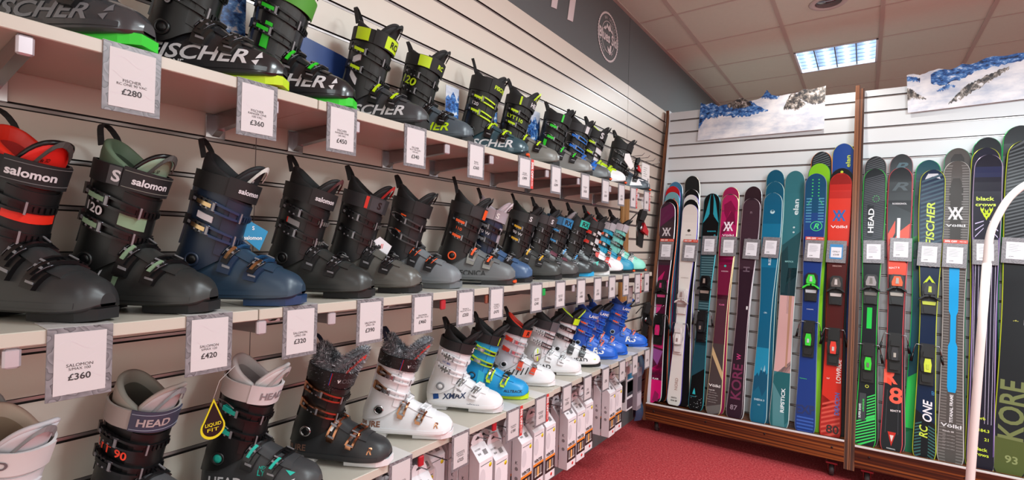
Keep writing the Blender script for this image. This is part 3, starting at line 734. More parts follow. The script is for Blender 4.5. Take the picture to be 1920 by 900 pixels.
bt('T2', 'glossy black ski boot with silver chrome buckles and large pale lettering on top shelf', shell=GB, sole=LIME, cuff=BLK2, texts=[('FISCHER', -.105, .062, .032, LG, 1, -.03, .215), ('ONE', -.06, .035, .012, LG, 0)], ctexts=[('100', -112, .165, .02, mt('#8c8c90', .4))], polys=[(p, LG) for p in star], lever=mt('#3c3a38', .3, .6), bail2=mt('#4a4744', .25, .8), scale=(1.0, 1, 1))
bt('T3', 'glossy black ski boot with bright green buckles and green patterned strap', shell=GB, sole=GREEN, cuff=GB, base2=BLACK, accent=GREEN, pivot=GB, strap=mt('#3f7a2c', .6), strap2=mt('#4f9a2f', .6), texts=[('FISCHER', -.105, .062, .032, LG, 1, -.03, .215)], polys=[(p, LG) for p in star], cpatch=[(-98, -84, .135, .2, GREEN)])
bt('T4', 'tall dark grey ski boot with lime and black power strap on top shelf', shell=mt('#3f4043', .34), cuff=mt('#1a1a1b', .4), lever=mt('#1c1c1e', .3), accent=LIME, spatch=[(-118, -84, LIME), (-38, 20, LIME)], stext=[('RC4', 0, .018, BLACK)], texts=[('FISCHER', -.105, .058, .030, LG, 1, -.03, .215), ('CURV', -.095, .034, .014, LIME, 1)], cpatch=[(-115, -92, .195, .215, LG, .02), (-112, -90, .140, .160, LG, -.02)], lh=.042, lb=.35)
bt('T5', 'dark grey ski boot with lime outlined cuff number and slate lower shell', shell=mt('#4c565e', .34), cuff=BLK2, spatch=[(-92, -58, LIME)], stext=[('RC', -20, .014, LIME)], ctexts=[('120', -112, .205, .026, LIME, 1)], texts=[('FISCHER', -.105, .058, .028, LIME, 1, -.03, .2)], lb=.34)
bt('T6', 'dark teal ski boot with lime outlined buckles and tall pull loops', shell=mt('#2f4b55', .3, coat=.3), cuff=BLK2, accent=LIME, bail=LIME, pin=BLACK, sz=(.262, .318), stext=[('FISCHER', -20, .014, LIME)], ctexts=[('120', -105, .206, .013, LG)], texts=[('FISCHER', -.105, .058, .030, LG, 1, -.03, .215)], lug=ORG, lh=.045)
bt('T7', 'black ski boot with grey toe and lime framed strap lettering', shell=mt('#77756f', .34), cuff=BLK2, spatch=[(-90, -84, LIME), (-90, -60, mt('#2a2a2a', .6))], stext=[('HEAD', -14, .018, LG)], ctexts=[('LYT110', -92, .205, .015, LIME)], accent=LIME, loop2=LIME)
bt('T8', 'grey toed black touring boot with green strap edge on top shelf', shell=mt('#7a7875', .34), cuff=mt('#111312', .45), style='wire', accent=GREEN, spatch=[(-74, -66, GREEN)], cpatch=[(-125, -110, .12, .16, GREEN)], lb=.345)
bt('T9', 'black touring boot with bright blue buckles on top shelf', shell=mt('#5f6264', .35), cuff=BLK2, lever=mt('#1f6fd0', .35), style='wire', accent=mt('#1f6fd0', .35), bail=mt('#2a6fc0', .35), strap=mt('#2c2c2f', .6), spatch=[(-60, -40, LG)], lug=ORG)
bt('T10', 'white toed touring boot with black cuff and lime buckles', shell=WSH, cuff=mt('#17181a', .45), lever=LIME, style='wire', accent=LIME, rim=LIME, texts=[('SCARPA', -.06, .055, .026, mt('#23408a', .4), 1)], stext=[('S', -60, .03, LG)], lug=ORG, cpatch=[(-70, -10, .14, .22, LG)], flap=LIME)
bt('T11', 'last touring boot on top shelf, slate grey with white card hanging on it', shell=mt('#3e4a55', .35), cuff=mt('#111113', .5), style='wire', rim=mt('#23301e', .6), lug=ORG, polys=[([(.03, .03), (.16, .03), (.16, .06), (.05, .09)], WSH)])
bt('M0', 'black ski boot with bright red liner, nearest on the middle shelf', shell=mt('#2e2e2f', .38), cuff=mt('#101011', .4), liner=mt('#d8180c', .6), rim=REDC, liner_in=mt('#a8140c', .7), tongue=mt('#dd1c10', .6), tongue_rim=BLACK, strap=mt('#18181a', .6), stitch=mt('#6b6b6b', .6), stext=[('salomon', -32, .0145, LG), ('S', -92, .022, LG)], spatch=[(-100, -84, mt('#3a3a3c', .6))], cpatch=[(-60, 24, .205, .226, REDC)], tongue_text=('my custom fit 3D', 'PERFORMANCE LINER', BLACK), loop2=mt('#4a4744', .7), polys=[([(-.06, .03), (-.035, .03), (-.05, .055), (-.07, .06)], REDC)], texts=[('27/27.5', .108, .012, .006, LG, 0)] and [])
bt('M1', 'black ski boot with sage green liner and green buckle accents', shell=mt('#2e2f2e', .38), cuff=mt('#101111', .42), liner=mt('#4d5f4a', .6), rim=mt('#5c6f58', .6), liner_in=mt('#33402f', .8), tongue=mt('#7d8f78', .6), tongue_rim=BLACK, strap=mt('#18181a', .6), stitch=mt('#777', .6) if 0 else mt('#77776f', .6), stext=[('salomon', -24, .0135, LG), ('S', -78, .021, LG)], spatch=[(-90, -72, mt('#4a4a4c', .6))], cpatch=[(-60, -8, .196, .226, SAGE)], accent=SAGE, ctexts=[('120', -104, .206, .017, LG)], tongue_text=('my custom fit 3D', 'PERFORMANCE LINER', BLACK), loop2=mt('#4a4744', .7), texts=[('S/MAX', -.125, .036, .022, LG, 1, .42)], polys=[([(-.022, .030), (.006, .026), (.002, .037), (-.012, .041)], SAGE), ([(-.022, .030), (-.012, .041), (-.004, .072), (-.016, .074)], SAGE), ([(-.070, .040), (-.035, .058), (-.036, .067), (-.074, .052)], SAGE)])
bt('M2', 'navy blue ski boot with black strap and pale gold buckle tabs', shell=mt('#2b3f52', .36), cuff=mt('#18263a', .4), liner=mt('#101114', .7), tongue=mt('#141518', .7), rim=mt('#16171a', .7), lever=mt('#15161a', .3), accent=GOLD, bail=mt('#1d3355', .35), bail2=mt('#1d4468', .3), ladder=mt('#1c2c44', .35), base2=mt('#172c48', .35), strap=mt('#141416', .55), stext=[('salomon', -24, .011, LG)], cpatch=[(-110, -80, .196, .210, LG)], ctexts=[('100', -94, .2035, .011, mt('#333', .5) if 0 else mt('#2a2a2a', .5))], sole=mt('#1f3d66', .35), loop2=mt('#c9c6c0', .7), tongue_text=('my custom fit', 'PERFORMANCE', LG), texts=[('O', -.09, .060, .014, mt('#9fb6cc', .4), 0)])
bt('M3', 'matt black ski boot with black strap and grey cuff plate, fourth on middle shelf', shell=mt('#313230', .34), cuff=mt('#121213', .38), liner=mt('#131314', .7), strap=mt('#171718', .55), stext=[('salomon', -32, .012, LG)], cpatch=[(-106, -78, .196, .210, mt('#8a8a8a', .5)), (-109, -106, .196, .210, REDC)], ctexts=[('120', -90, .2035, .011, WHITE)], tooth=mt('#8a8784', .3, .6), lever=mt('#1a1a1b', .3), loop2=mt('#4a1618', .7), th=.318)
bt('M4', 'bronze grey ski boot with black cuff and red striped loops', shell=mt('#5a5853', .3), cuff=mt('#131315', .4), liner=mt('#121213', .7), strap=mt('#2e2e31', .5), spatch=[(-76, -68, REDC), (-62, -20, mt('#3c3c40', .5))], stext=[('S', -36, .02, BLACK)], texts=[('salomon', -.035, .040, .014, LG, 0)], loop=mt('#111', .7) if 0 else mt('#111112', .7), loop2=mt('#b01c18', .7), tooth=mt('#777572', .3, .6))
bt('M5', 'smooth grey ski boot with small orange buckle details', shell=mt('#74787c', .42), cuff=mt('#1b1b1e', .45), liner=mt('#161617', .7), liner_in=mt('#d2441c', .7), strap=mt('#1a1a1c', .5), lever=mt('#1d1d1f', .35), bolt=ORG, style='wire', accent=BLACK, bail=mt('#3a3a3c', .3), pivot=mt('#1c1c1e', .4), sole=mt('#6a6e72', .45), cpatch=[(-100, -86, .246, .250, ORG), (-108, -90, .19, .194, ORG)])
bt('M6', 'wide grey ski boot with black cuff and orange ring at the ankle', shell=mt('#66696b', .42), cuff=mt('#161617', .45), liner=mt('#151516', .7), strap=mt('#1e1e20', .5), spatch=[(-78, -40, mt('#2b2b2d', .5)), (-30, 10, ORG)], lever=mt('#1a1a1c', .35), accent=ORG, pivot=ORG, texts=[('TECNICA', -.055, .043, .019, mt('#26282a', .4), 0)], ctexts=[('110', -98, .206, .010, ORG)], style='frame' if 0 else 'std', base2=mt('#8c8a84', .3, .8), sole=mt('#2b2c2e', .5), lug=ORG, scale=(1.0, 1.02, 1.0), lh=.045)
bt('M7', 'dark blue ski boot with pale lilac strap and liner', shell=mt('#3f5b80', .33), cuff=mt('#1d2a44', .36), liner=mt('#b9aeb6', .65), tongue=mt('#c4bac2', .65), liner_in=mt('#8d848c', .7), strap=mt('#b4a8ae', .6), strap2=mt('#a8a0a8', .5), stext=[('S', -60, .02, WHITE)], ctexts=[('90 W', -90, .206, .012, LG)], accent=mt('#9fa4ac', .3, .7), loop2=mt('#e8e2e8', .6), cpatch=[(-30, 10, .16, .25, mt('#a79aa2', .5))])
bt('M8', 'black ski boot with gold buckle tabs on the middle shelf', shell=mt('#3a3b39', .33), cuff=BLK2, accent=mt('#d9a62c', .35), strap=mt('#2c2f2f', .5), stext=[('S', -60, .02, LG)], ctexts=[('90 W', -95, .206, .012, LG)], rim=mt('#1d2a1e', .7))
bt('M9', 'black ski boot with burgundy grey tongue between gold and blue trimmed boots', shell=mt('#4a4848', .3), cuff=BLK2, flap=mt('#6b3a48', .4), strap=mt('#3a3537', .5), stext=[('S', -50, .02, LG)], cpatch=[(-20, 15, .15, .165, mt('#b06a74', .5))])
bt('M10', 'black ski boot with blue framed strap and white side letter', shell=mt('#2f3234', .28), cuff=mt('#17181a', .4), strap=mt('#2d6f9c', .5), spatch=[(-80, -20, mt('#2b88c0', .5))], stext=[('RX', -50, .022, BLACK)], sole=mt('#1ba0d4', .4), accent=mt('#3a8ec8', .4), texts=[('RX', .02, .052, .032, LG, 1)], tongue=mt('#8a8488', .6))
bt('M11', 'black ski boot with teal framed strap and teal side letter', shell=mt('#2b2d2f', .28), cuff=BLK2, strap=mt('#1c1f20', .5), spatch=[(-80, -20, TEAL)], stext=[('RX', -50, .022, BLACK)], texts=[('RX', .02, .052, .032, TEAL, 1)], sole=mt('#d8d8d8', .5), polys=[([(.09, .07), (.11, .075), (.10, .05)], TEAL)])
bt('M12', 'white toed touring boot with black and red cuff', shell=WSH, cuff=mt('#111113', .45), lever=REDC, accent=REDC, strap=mt('#2a2a2c', .5), rim=REDC, texts=[('SCARPA', -.03, .048, .024, mt('#c8203a', .4), 0)], style='paddle', panel=(lambda x, v: x < .02, mt('#222224', .4)), cpatch=[(-60, -20, .15, .26, LG)])
bt('M13', 'turquoise touring boot with orange buckles on middle shelf', shell=mt('#1b94b8', .38), cuff=mt('#1f9fc2', .38), lever=ORG, accent=ORG, strap=mt('#a9a9ae', .5), liner=mt('#2a2a2e', .7), lug=ORG, style='paddle')
bt('M14', 'mint green touring boot with pale strap, last on middle shelf', shell=mt('#8fe0cc', .4), cuff=mt('#74c8bc', .4), lever=mt('#d8d4d0', .3), accent=mt('#7a8a88', .4), strap=mt('#b9b6bc', .5), liner=mt('#26262a', .7), lug=ORG, flap=mt('#7fd0c0', .4), style='wire')
CREAM = mt('#cfc6bf', .65)
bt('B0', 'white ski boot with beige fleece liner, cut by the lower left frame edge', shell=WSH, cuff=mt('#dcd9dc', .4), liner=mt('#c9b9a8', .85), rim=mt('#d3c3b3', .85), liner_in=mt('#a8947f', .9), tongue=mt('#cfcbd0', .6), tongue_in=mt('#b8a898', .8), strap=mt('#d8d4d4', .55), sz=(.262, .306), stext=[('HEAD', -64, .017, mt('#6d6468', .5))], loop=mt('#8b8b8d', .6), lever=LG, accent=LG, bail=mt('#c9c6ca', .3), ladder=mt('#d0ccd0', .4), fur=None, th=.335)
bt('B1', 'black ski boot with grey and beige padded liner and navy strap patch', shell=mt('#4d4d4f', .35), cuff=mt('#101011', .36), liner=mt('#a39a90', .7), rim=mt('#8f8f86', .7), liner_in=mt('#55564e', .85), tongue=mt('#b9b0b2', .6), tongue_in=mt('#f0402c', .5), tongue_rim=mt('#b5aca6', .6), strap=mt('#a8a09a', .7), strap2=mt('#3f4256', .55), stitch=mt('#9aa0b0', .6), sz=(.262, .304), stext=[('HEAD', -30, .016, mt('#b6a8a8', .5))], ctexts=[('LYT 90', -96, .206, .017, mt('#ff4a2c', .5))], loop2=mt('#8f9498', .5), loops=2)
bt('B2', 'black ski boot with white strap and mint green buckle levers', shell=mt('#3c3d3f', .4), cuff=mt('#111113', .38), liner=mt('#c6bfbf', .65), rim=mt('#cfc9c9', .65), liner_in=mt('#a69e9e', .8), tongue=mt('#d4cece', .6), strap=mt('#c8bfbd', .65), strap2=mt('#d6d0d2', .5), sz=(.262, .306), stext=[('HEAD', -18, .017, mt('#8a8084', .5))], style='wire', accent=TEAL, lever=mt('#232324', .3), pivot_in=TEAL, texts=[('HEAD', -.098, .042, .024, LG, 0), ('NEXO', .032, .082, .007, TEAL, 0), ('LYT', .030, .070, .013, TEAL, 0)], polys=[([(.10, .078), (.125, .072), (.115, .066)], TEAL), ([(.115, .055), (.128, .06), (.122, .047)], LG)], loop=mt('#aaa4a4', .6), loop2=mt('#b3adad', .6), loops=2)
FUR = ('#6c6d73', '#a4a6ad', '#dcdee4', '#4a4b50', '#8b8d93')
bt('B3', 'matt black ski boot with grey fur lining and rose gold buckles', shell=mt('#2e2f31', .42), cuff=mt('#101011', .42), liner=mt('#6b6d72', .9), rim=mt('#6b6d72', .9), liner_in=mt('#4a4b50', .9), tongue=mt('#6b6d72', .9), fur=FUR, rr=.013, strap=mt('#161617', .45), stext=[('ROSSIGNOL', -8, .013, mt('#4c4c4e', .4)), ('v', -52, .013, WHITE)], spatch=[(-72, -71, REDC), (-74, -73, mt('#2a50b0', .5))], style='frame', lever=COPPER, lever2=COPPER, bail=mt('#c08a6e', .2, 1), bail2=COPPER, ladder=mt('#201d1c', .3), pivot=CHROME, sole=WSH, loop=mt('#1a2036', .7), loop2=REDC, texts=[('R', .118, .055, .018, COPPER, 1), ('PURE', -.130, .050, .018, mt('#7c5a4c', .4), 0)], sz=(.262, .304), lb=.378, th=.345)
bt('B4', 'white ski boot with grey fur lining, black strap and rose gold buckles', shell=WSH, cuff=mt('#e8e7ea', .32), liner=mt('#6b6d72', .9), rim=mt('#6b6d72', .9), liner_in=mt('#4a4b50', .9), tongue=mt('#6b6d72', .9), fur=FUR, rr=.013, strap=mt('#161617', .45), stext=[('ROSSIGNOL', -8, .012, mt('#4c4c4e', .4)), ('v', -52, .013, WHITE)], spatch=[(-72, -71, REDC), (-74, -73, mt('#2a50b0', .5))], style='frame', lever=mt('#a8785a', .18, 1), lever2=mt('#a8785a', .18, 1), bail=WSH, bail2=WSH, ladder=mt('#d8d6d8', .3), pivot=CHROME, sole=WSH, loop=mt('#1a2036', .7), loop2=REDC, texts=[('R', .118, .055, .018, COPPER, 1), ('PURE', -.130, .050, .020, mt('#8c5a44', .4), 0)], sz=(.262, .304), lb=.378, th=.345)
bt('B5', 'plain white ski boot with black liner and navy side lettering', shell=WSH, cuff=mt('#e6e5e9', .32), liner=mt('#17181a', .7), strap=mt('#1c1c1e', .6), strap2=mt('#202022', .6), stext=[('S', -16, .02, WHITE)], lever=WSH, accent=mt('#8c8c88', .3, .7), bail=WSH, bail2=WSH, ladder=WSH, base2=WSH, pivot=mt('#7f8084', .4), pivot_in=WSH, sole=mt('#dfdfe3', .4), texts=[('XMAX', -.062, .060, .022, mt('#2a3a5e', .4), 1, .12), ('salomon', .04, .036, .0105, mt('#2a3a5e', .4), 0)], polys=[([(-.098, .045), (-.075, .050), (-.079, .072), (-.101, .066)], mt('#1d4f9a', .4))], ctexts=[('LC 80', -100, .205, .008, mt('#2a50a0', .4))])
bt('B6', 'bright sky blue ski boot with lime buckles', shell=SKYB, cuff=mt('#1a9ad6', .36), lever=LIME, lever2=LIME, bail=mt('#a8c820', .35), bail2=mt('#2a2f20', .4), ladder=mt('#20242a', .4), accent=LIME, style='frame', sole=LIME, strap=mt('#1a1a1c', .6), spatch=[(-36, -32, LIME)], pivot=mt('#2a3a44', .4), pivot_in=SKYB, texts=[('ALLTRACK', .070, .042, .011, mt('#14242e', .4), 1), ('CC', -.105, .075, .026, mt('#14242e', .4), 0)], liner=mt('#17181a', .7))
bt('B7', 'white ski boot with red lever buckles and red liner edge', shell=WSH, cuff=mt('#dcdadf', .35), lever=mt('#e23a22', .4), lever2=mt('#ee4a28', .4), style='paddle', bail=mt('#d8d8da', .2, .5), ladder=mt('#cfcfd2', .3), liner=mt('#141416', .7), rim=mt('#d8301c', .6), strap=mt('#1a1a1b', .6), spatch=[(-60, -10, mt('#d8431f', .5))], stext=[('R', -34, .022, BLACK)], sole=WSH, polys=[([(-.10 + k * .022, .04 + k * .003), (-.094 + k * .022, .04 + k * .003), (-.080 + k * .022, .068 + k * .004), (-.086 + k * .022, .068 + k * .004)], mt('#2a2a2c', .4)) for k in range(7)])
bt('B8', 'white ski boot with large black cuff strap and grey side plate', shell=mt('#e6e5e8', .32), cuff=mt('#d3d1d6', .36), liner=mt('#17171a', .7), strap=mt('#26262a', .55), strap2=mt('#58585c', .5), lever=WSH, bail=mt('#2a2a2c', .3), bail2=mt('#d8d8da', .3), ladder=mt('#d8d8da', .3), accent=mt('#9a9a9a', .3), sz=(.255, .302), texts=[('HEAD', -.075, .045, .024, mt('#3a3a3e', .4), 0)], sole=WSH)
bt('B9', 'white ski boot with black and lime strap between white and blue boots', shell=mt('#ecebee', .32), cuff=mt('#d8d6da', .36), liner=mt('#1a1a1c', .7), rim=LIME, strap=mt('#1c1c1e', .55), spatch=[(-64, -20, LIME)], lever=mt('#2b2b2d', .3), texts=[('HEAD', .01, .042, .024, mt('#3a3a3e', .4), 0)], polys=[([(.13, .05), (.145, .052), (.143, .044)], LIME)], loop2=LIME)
BLU = mt('#1560cc', .33)
for k_, l_ in (('B10', 'royal blue race boot with orange buckles, first of the three blue boots'), ('B11', 'royal blue race boot with black liner, middle of the three blue boots'), ('B12', 'royal blue race boot nearest the ski rack, last of the three blue boots')):
    bt(k_, l_, shell=BLU, cuff=mt('#174fae', .35), liner=mt('#123a86', .6), rim=mt('#1550b0', .6), liner_in=mt('#15161a', .8), tongue=mt('#2a6fd8' if k_ == 'B12' else '#1a1a1e', .6), strap=mt('#1c56b8', .5), stext=[('LANGE', -50, .016, WHITE)], lever=mt('#1d62cc', .35), accent=ORG, bail=mt('#2a6fd0', .35), bail2=mt('#d86a3c', .4), ladder=mt('#1a55b8', .35), sole=BLU, texts=[('RS', .018, .055, .036, WHITE, 1, 0, .075)], pivot=mt('#9ab0d0', .4))

# ------------------------------------------------------------------ ski racks (leaning slatted panels on castors)
PY0, PZ0, PSL = 3.65, .20, .198                      # panel foot and slope
PN = Vector((0, -1, PSL)).normalized()               # panel normal, to the room
def rack(name, label, xlb, xlt, xrb, xrt, zl, zr, topl, topr):
    t = tag(empty(name, ((xlb + xrb) / 2, 3.6, 0)), label, 'display rack', 'ski display racks')
    O = Vector(t.location)
    def P(s, z, d):
        tz = (z - .2) / 2.25; a = xlb + (xlt - xlb) * tz; b = xrb + (xrt - xrb) * tz
        return Vector((a + (b - a) * s, PY0 + (z - PZ0) * PSL, z)) - PN * d - O
    mb = MB(); slat_wall(mb, lambda s, z, d: P(s, z + (topl + (topr - topl) * s - topl) * (z / topl), d), 2.375 % .108, .2, topl, RACKW, .108)
    mb.add([P(0, .2, .02), P(1, .2, .02), P(1, topr, .02), P(0, topl, .02)], [(0, 1, 2, 3)], RACKW)
    mb.add([P(0, topl, .02), P(1, topr, .02), P(1, topr, 0), P(0, topl, 0)], [(0, 1, 2, 3)], RACKW); mb.build('slat_panel', t)
    for sd in (0, 1):
        x0b, x0t = (xlb - .024, xlt - .024) if sd == 0 else (xrb, xrt)
        mb = MB(); poly = [(3.41, .085), (3.44, .25), (4.045, 2.36), (4.06, topl + .012), (4.13, topl + .012), (4.1, .085)]
        def fn(a, b, d): return Vector((x0b + (x0t - x0b) * (b - .2) / 2.25 + d, a, b)) - O
        mb.prism(poly, 0, .024, fn, ZEBRAV, ZEBRAV)
        di = .0245 if sd == 0 else -.0005
        mb.add([fn(a + (.006 if i in (0, 1, 2, 3) else 0), b, di) for i, (a, b) in enumerate(poly)], [tuple(range(6))], RACKW)
        mb.build('side_panel', t)
    mb = MB()
    f0 = [(xlb, zl), (xrb, zr)]
    def rl(s, z, y): return Vector((xlb + (xrb - xlb) * s, y, z + zl + (zr - zl) * s)) - O
    mb.add([rl(0, -.115, 3.415), rl(1, -.115, 3.415), rl(1, 0, 3.415), rl(0, 0, 3.415), rl(0, -.115, 3.433), rl(1, -.115, 3.433), rl(1, 0, 3.433), rl(0, 0, 3.433)], [(0, 1, 2, 3), (4, 7, 6, 5), (0, 4, 5, 1), (3, 2, 6, 7)], ZEBRA)
    for s in (.05, .35, .65, .95): mb.lathe([(.006, 0), (.006, .002), (.004, .003)], BLACK, Matrix.Translation(rl(s, -.045, 3.415)) @ Matrix.Rotation(PI / 2, 4, 'X'), 10)
    mb.build('front_rail', t)
    mb = MB(); mb.add([rl(0, 0, 3.4145), rl(1, 0, 3.4145), rl(1, 0, 3.434), rl(0, 0, 3.434), rl(0, .006, 3.4145), rl(1, .006, 3.4145), rl(1, .006, 3.434), rl(0, .006, 3.434)], [(0, 1, 5, 4), (4, 5, 6, 7), (2, 3, 7, 6)], mt('#dcd8d6', .4)); mb.build('white_lip', t)
    mb = MB(); mb.add([rl(0, -.012, 3.43), rl(1, -.012, 3.43), rl(1, -.012, 4.0), rl(0, -.012, 4.0), rl(0, -.04, 3.43), rl(1, -.04, 3.43), rl(1, -.04, 4.0), rl(0, -.04, 4.0)], [(0, 1, 2, 3), (7, 6, 5, 4)], ZEBRA); mb.build('base_board', t)
    for x in (xlb + .06, xrb - .06):
        for y in (3.50, 3.98):
            mb = MB(); o = Vector((x, y, 0)) - O
            mb.lathe([(.030, -.012), (.034, -.008), (.034, .008), (.030, .012)], mt('#3c3a3c', .4), Matrix.Translation(o + Vector((0, 0, .034))) @ Matrix.Rotation(PI / 2, 4, 'Y'), 20)
            mb.lathe([(.014, -.0135), (.014, .0135)], mt('#a9a9ab', .3, .8), Matrix.Translation(o + Vector((0, 0, .034))) @ Matrix.Rotation(PI / 2, 4, 'Y'), 14)
            for s_ in (-1, 1): mb.prism([(-.03, .072), (.028, .072), (.012, .026), (-.012, .026)], s_ * .016, s_ * .018, lambda a, b, d: o + Vector((d, a, b)), mt('#9a3f48', .35, .5))
            mb.bbox((o.x - .03, o.y - .03, .072), (o.x + .03, o.y + .03, .084), mt('#9a3f48', .35, .5), .002)
            mb.build('castor', t)
    return t
rack('ski_display_rack', 'left white slatted ski rack with striped wood edges beside the boot wall', .150, .045, 1.322, 1.320, .203, .236, 2.449, 2.425)
rack('ski_display_rack', 'right white slatted ski rack with striped wood edges behind the bent white pole', 1.372, 1.370, 2.70, 2.70, .222, .25, 2.425, 2.40)

# ------------------------------------------------------------------ skis
def hw(s, sh, wa, ta):
    if s < .04: return ta * (.62 + .38 * max(0.0, 1 - abs(1 - s / .04) ** 2.4) ** .5)
    if s > .86:
        k = 1 - .05 * ((s - .86) / .14) ** 1.5; q = (s - .955) / .045
        return sh * k * (max(0, 1 - q ** 2.3) ** .5 if q > 0 else 1) if q < 1 else 0
    a = .42
    if s < a: q = (a - s) / (a - .04); return wa + (ta - wa) * q ** 1.6
    q = (s - a) / (.86 - a); return wa + (sh - wa) * (q * q * (3 - 2 * q)) ** 1.15
def binding(t, L, st, sh_, main, acc, hi, lever, name='binding'):
    N_ = lambda a, b, d: Vector((a, -d, b))
    z = st * L; mb = MB()
    mb.prism([(-.033, z - .10), (.033, z - .10), (.036, z - .02), (.033, z + .07), (.020, z + .085), (-.020, z + .085), (-.033, z + .07), (-.036, z - .02)], .0, .014, N_, main)
    mb.prism([(-.030, z + .0), (.030, z + .0), (.033, z + .03), (.022, z + .078), (-.022, z + .078), (-.033, z + .03)], .014, .036, N_, main)
    mb.prism([(-.024, z + .008), (.024, z + .008), (.026, z + .03), (.015, z + .066), (-.015, z + .066), (-.026, z + .03)], .036, .048, N_, acc)
    mb.prism([(-.008, z + .02), (.008, z + .02), (.006, z + .055), (-.006, z + .055)], .048, .052, N_, hi)
    for s_ in (-1, 1):
        mb.prism([(s_ * .006, z + .012), (s_ * .044, z - .012), (s_ * .048, z - .026), (s_ * .040, z - .022), (s_ * .020, z - .006), (s_ * .004, z - .004)], .018, .044, N_, acc if acc in (GREEN,) else main)
    mb.prism([(-.028, z - .048), (.028, z - .048), (.031, z - .028), (-.031, z - .028)], .014, .020, N_, hi)
    mb.prism([(-.020, z - .098), (.020, z - .098), (.027, z - .056), (-.027, z - .056)], .014, .019, N_, main)
    mb.build('toe_piece', t)
    z = sh_ * L; mb = MB()
    mb.prism([(-.030, z - .13), (.030, z - .13), (.033, z), (.030, z + .10), (-.030, z + .10), (-.033, z)], 0, .012, N_, main)
    mb.prism([(-.028, z + .015), (.028, z + .015), (.031, z + .05), (.026, z + .085), (-.026, z + .085), (-.031, z + .05)], .012, .040, N_, main)
    mb.prism([(-.022, z + .02), (.022, z + .02), (.018, z + .05), (-.018, z + .05)], .04, .056, N_, main)
    mb.prism([(-.026, z - .06), (.026, z - .06), (.033, z - .01), (.028, z + .02), (-.028, z + .02), (-.033, z - .01)], .012, .044, N_, main)
    mb.prism([(-.014, z - .062), (.014, z - .062), (.017, z - .02), (.012, z + .012), (-.012, z + .012), (-.017, z - .02)], .044, .054, N_, lever)
    mb.prism([(-.006, z - .045), (.006, z - .045), (.006, z - .02), (-.006, z - .02)], .054, .057, N_, hi)
    mb.prism([(-.020, z - .115), (.020, z - .115), (.024, z - .075), (-.024, z - .075)], .012, .03, N_, main)
    mb.build('heel_piece', t)
    for s_ in (-1, 1):
        mb = MB(); mb.tube([(s_ * .02, -.012, z + .088), (s_ * .05, -.012, z + .092), (s_ * .056, -.01, z + .075), (s_ * .064, .0, z + .03)], .0028, STEEL, 6)
        mb.tube([(s_ * .0615, -.003, z + .04), (s_ * .070, .006, z - .008)], [.005, .0075], BLACK, 8); mb.build('brake_arm', t)

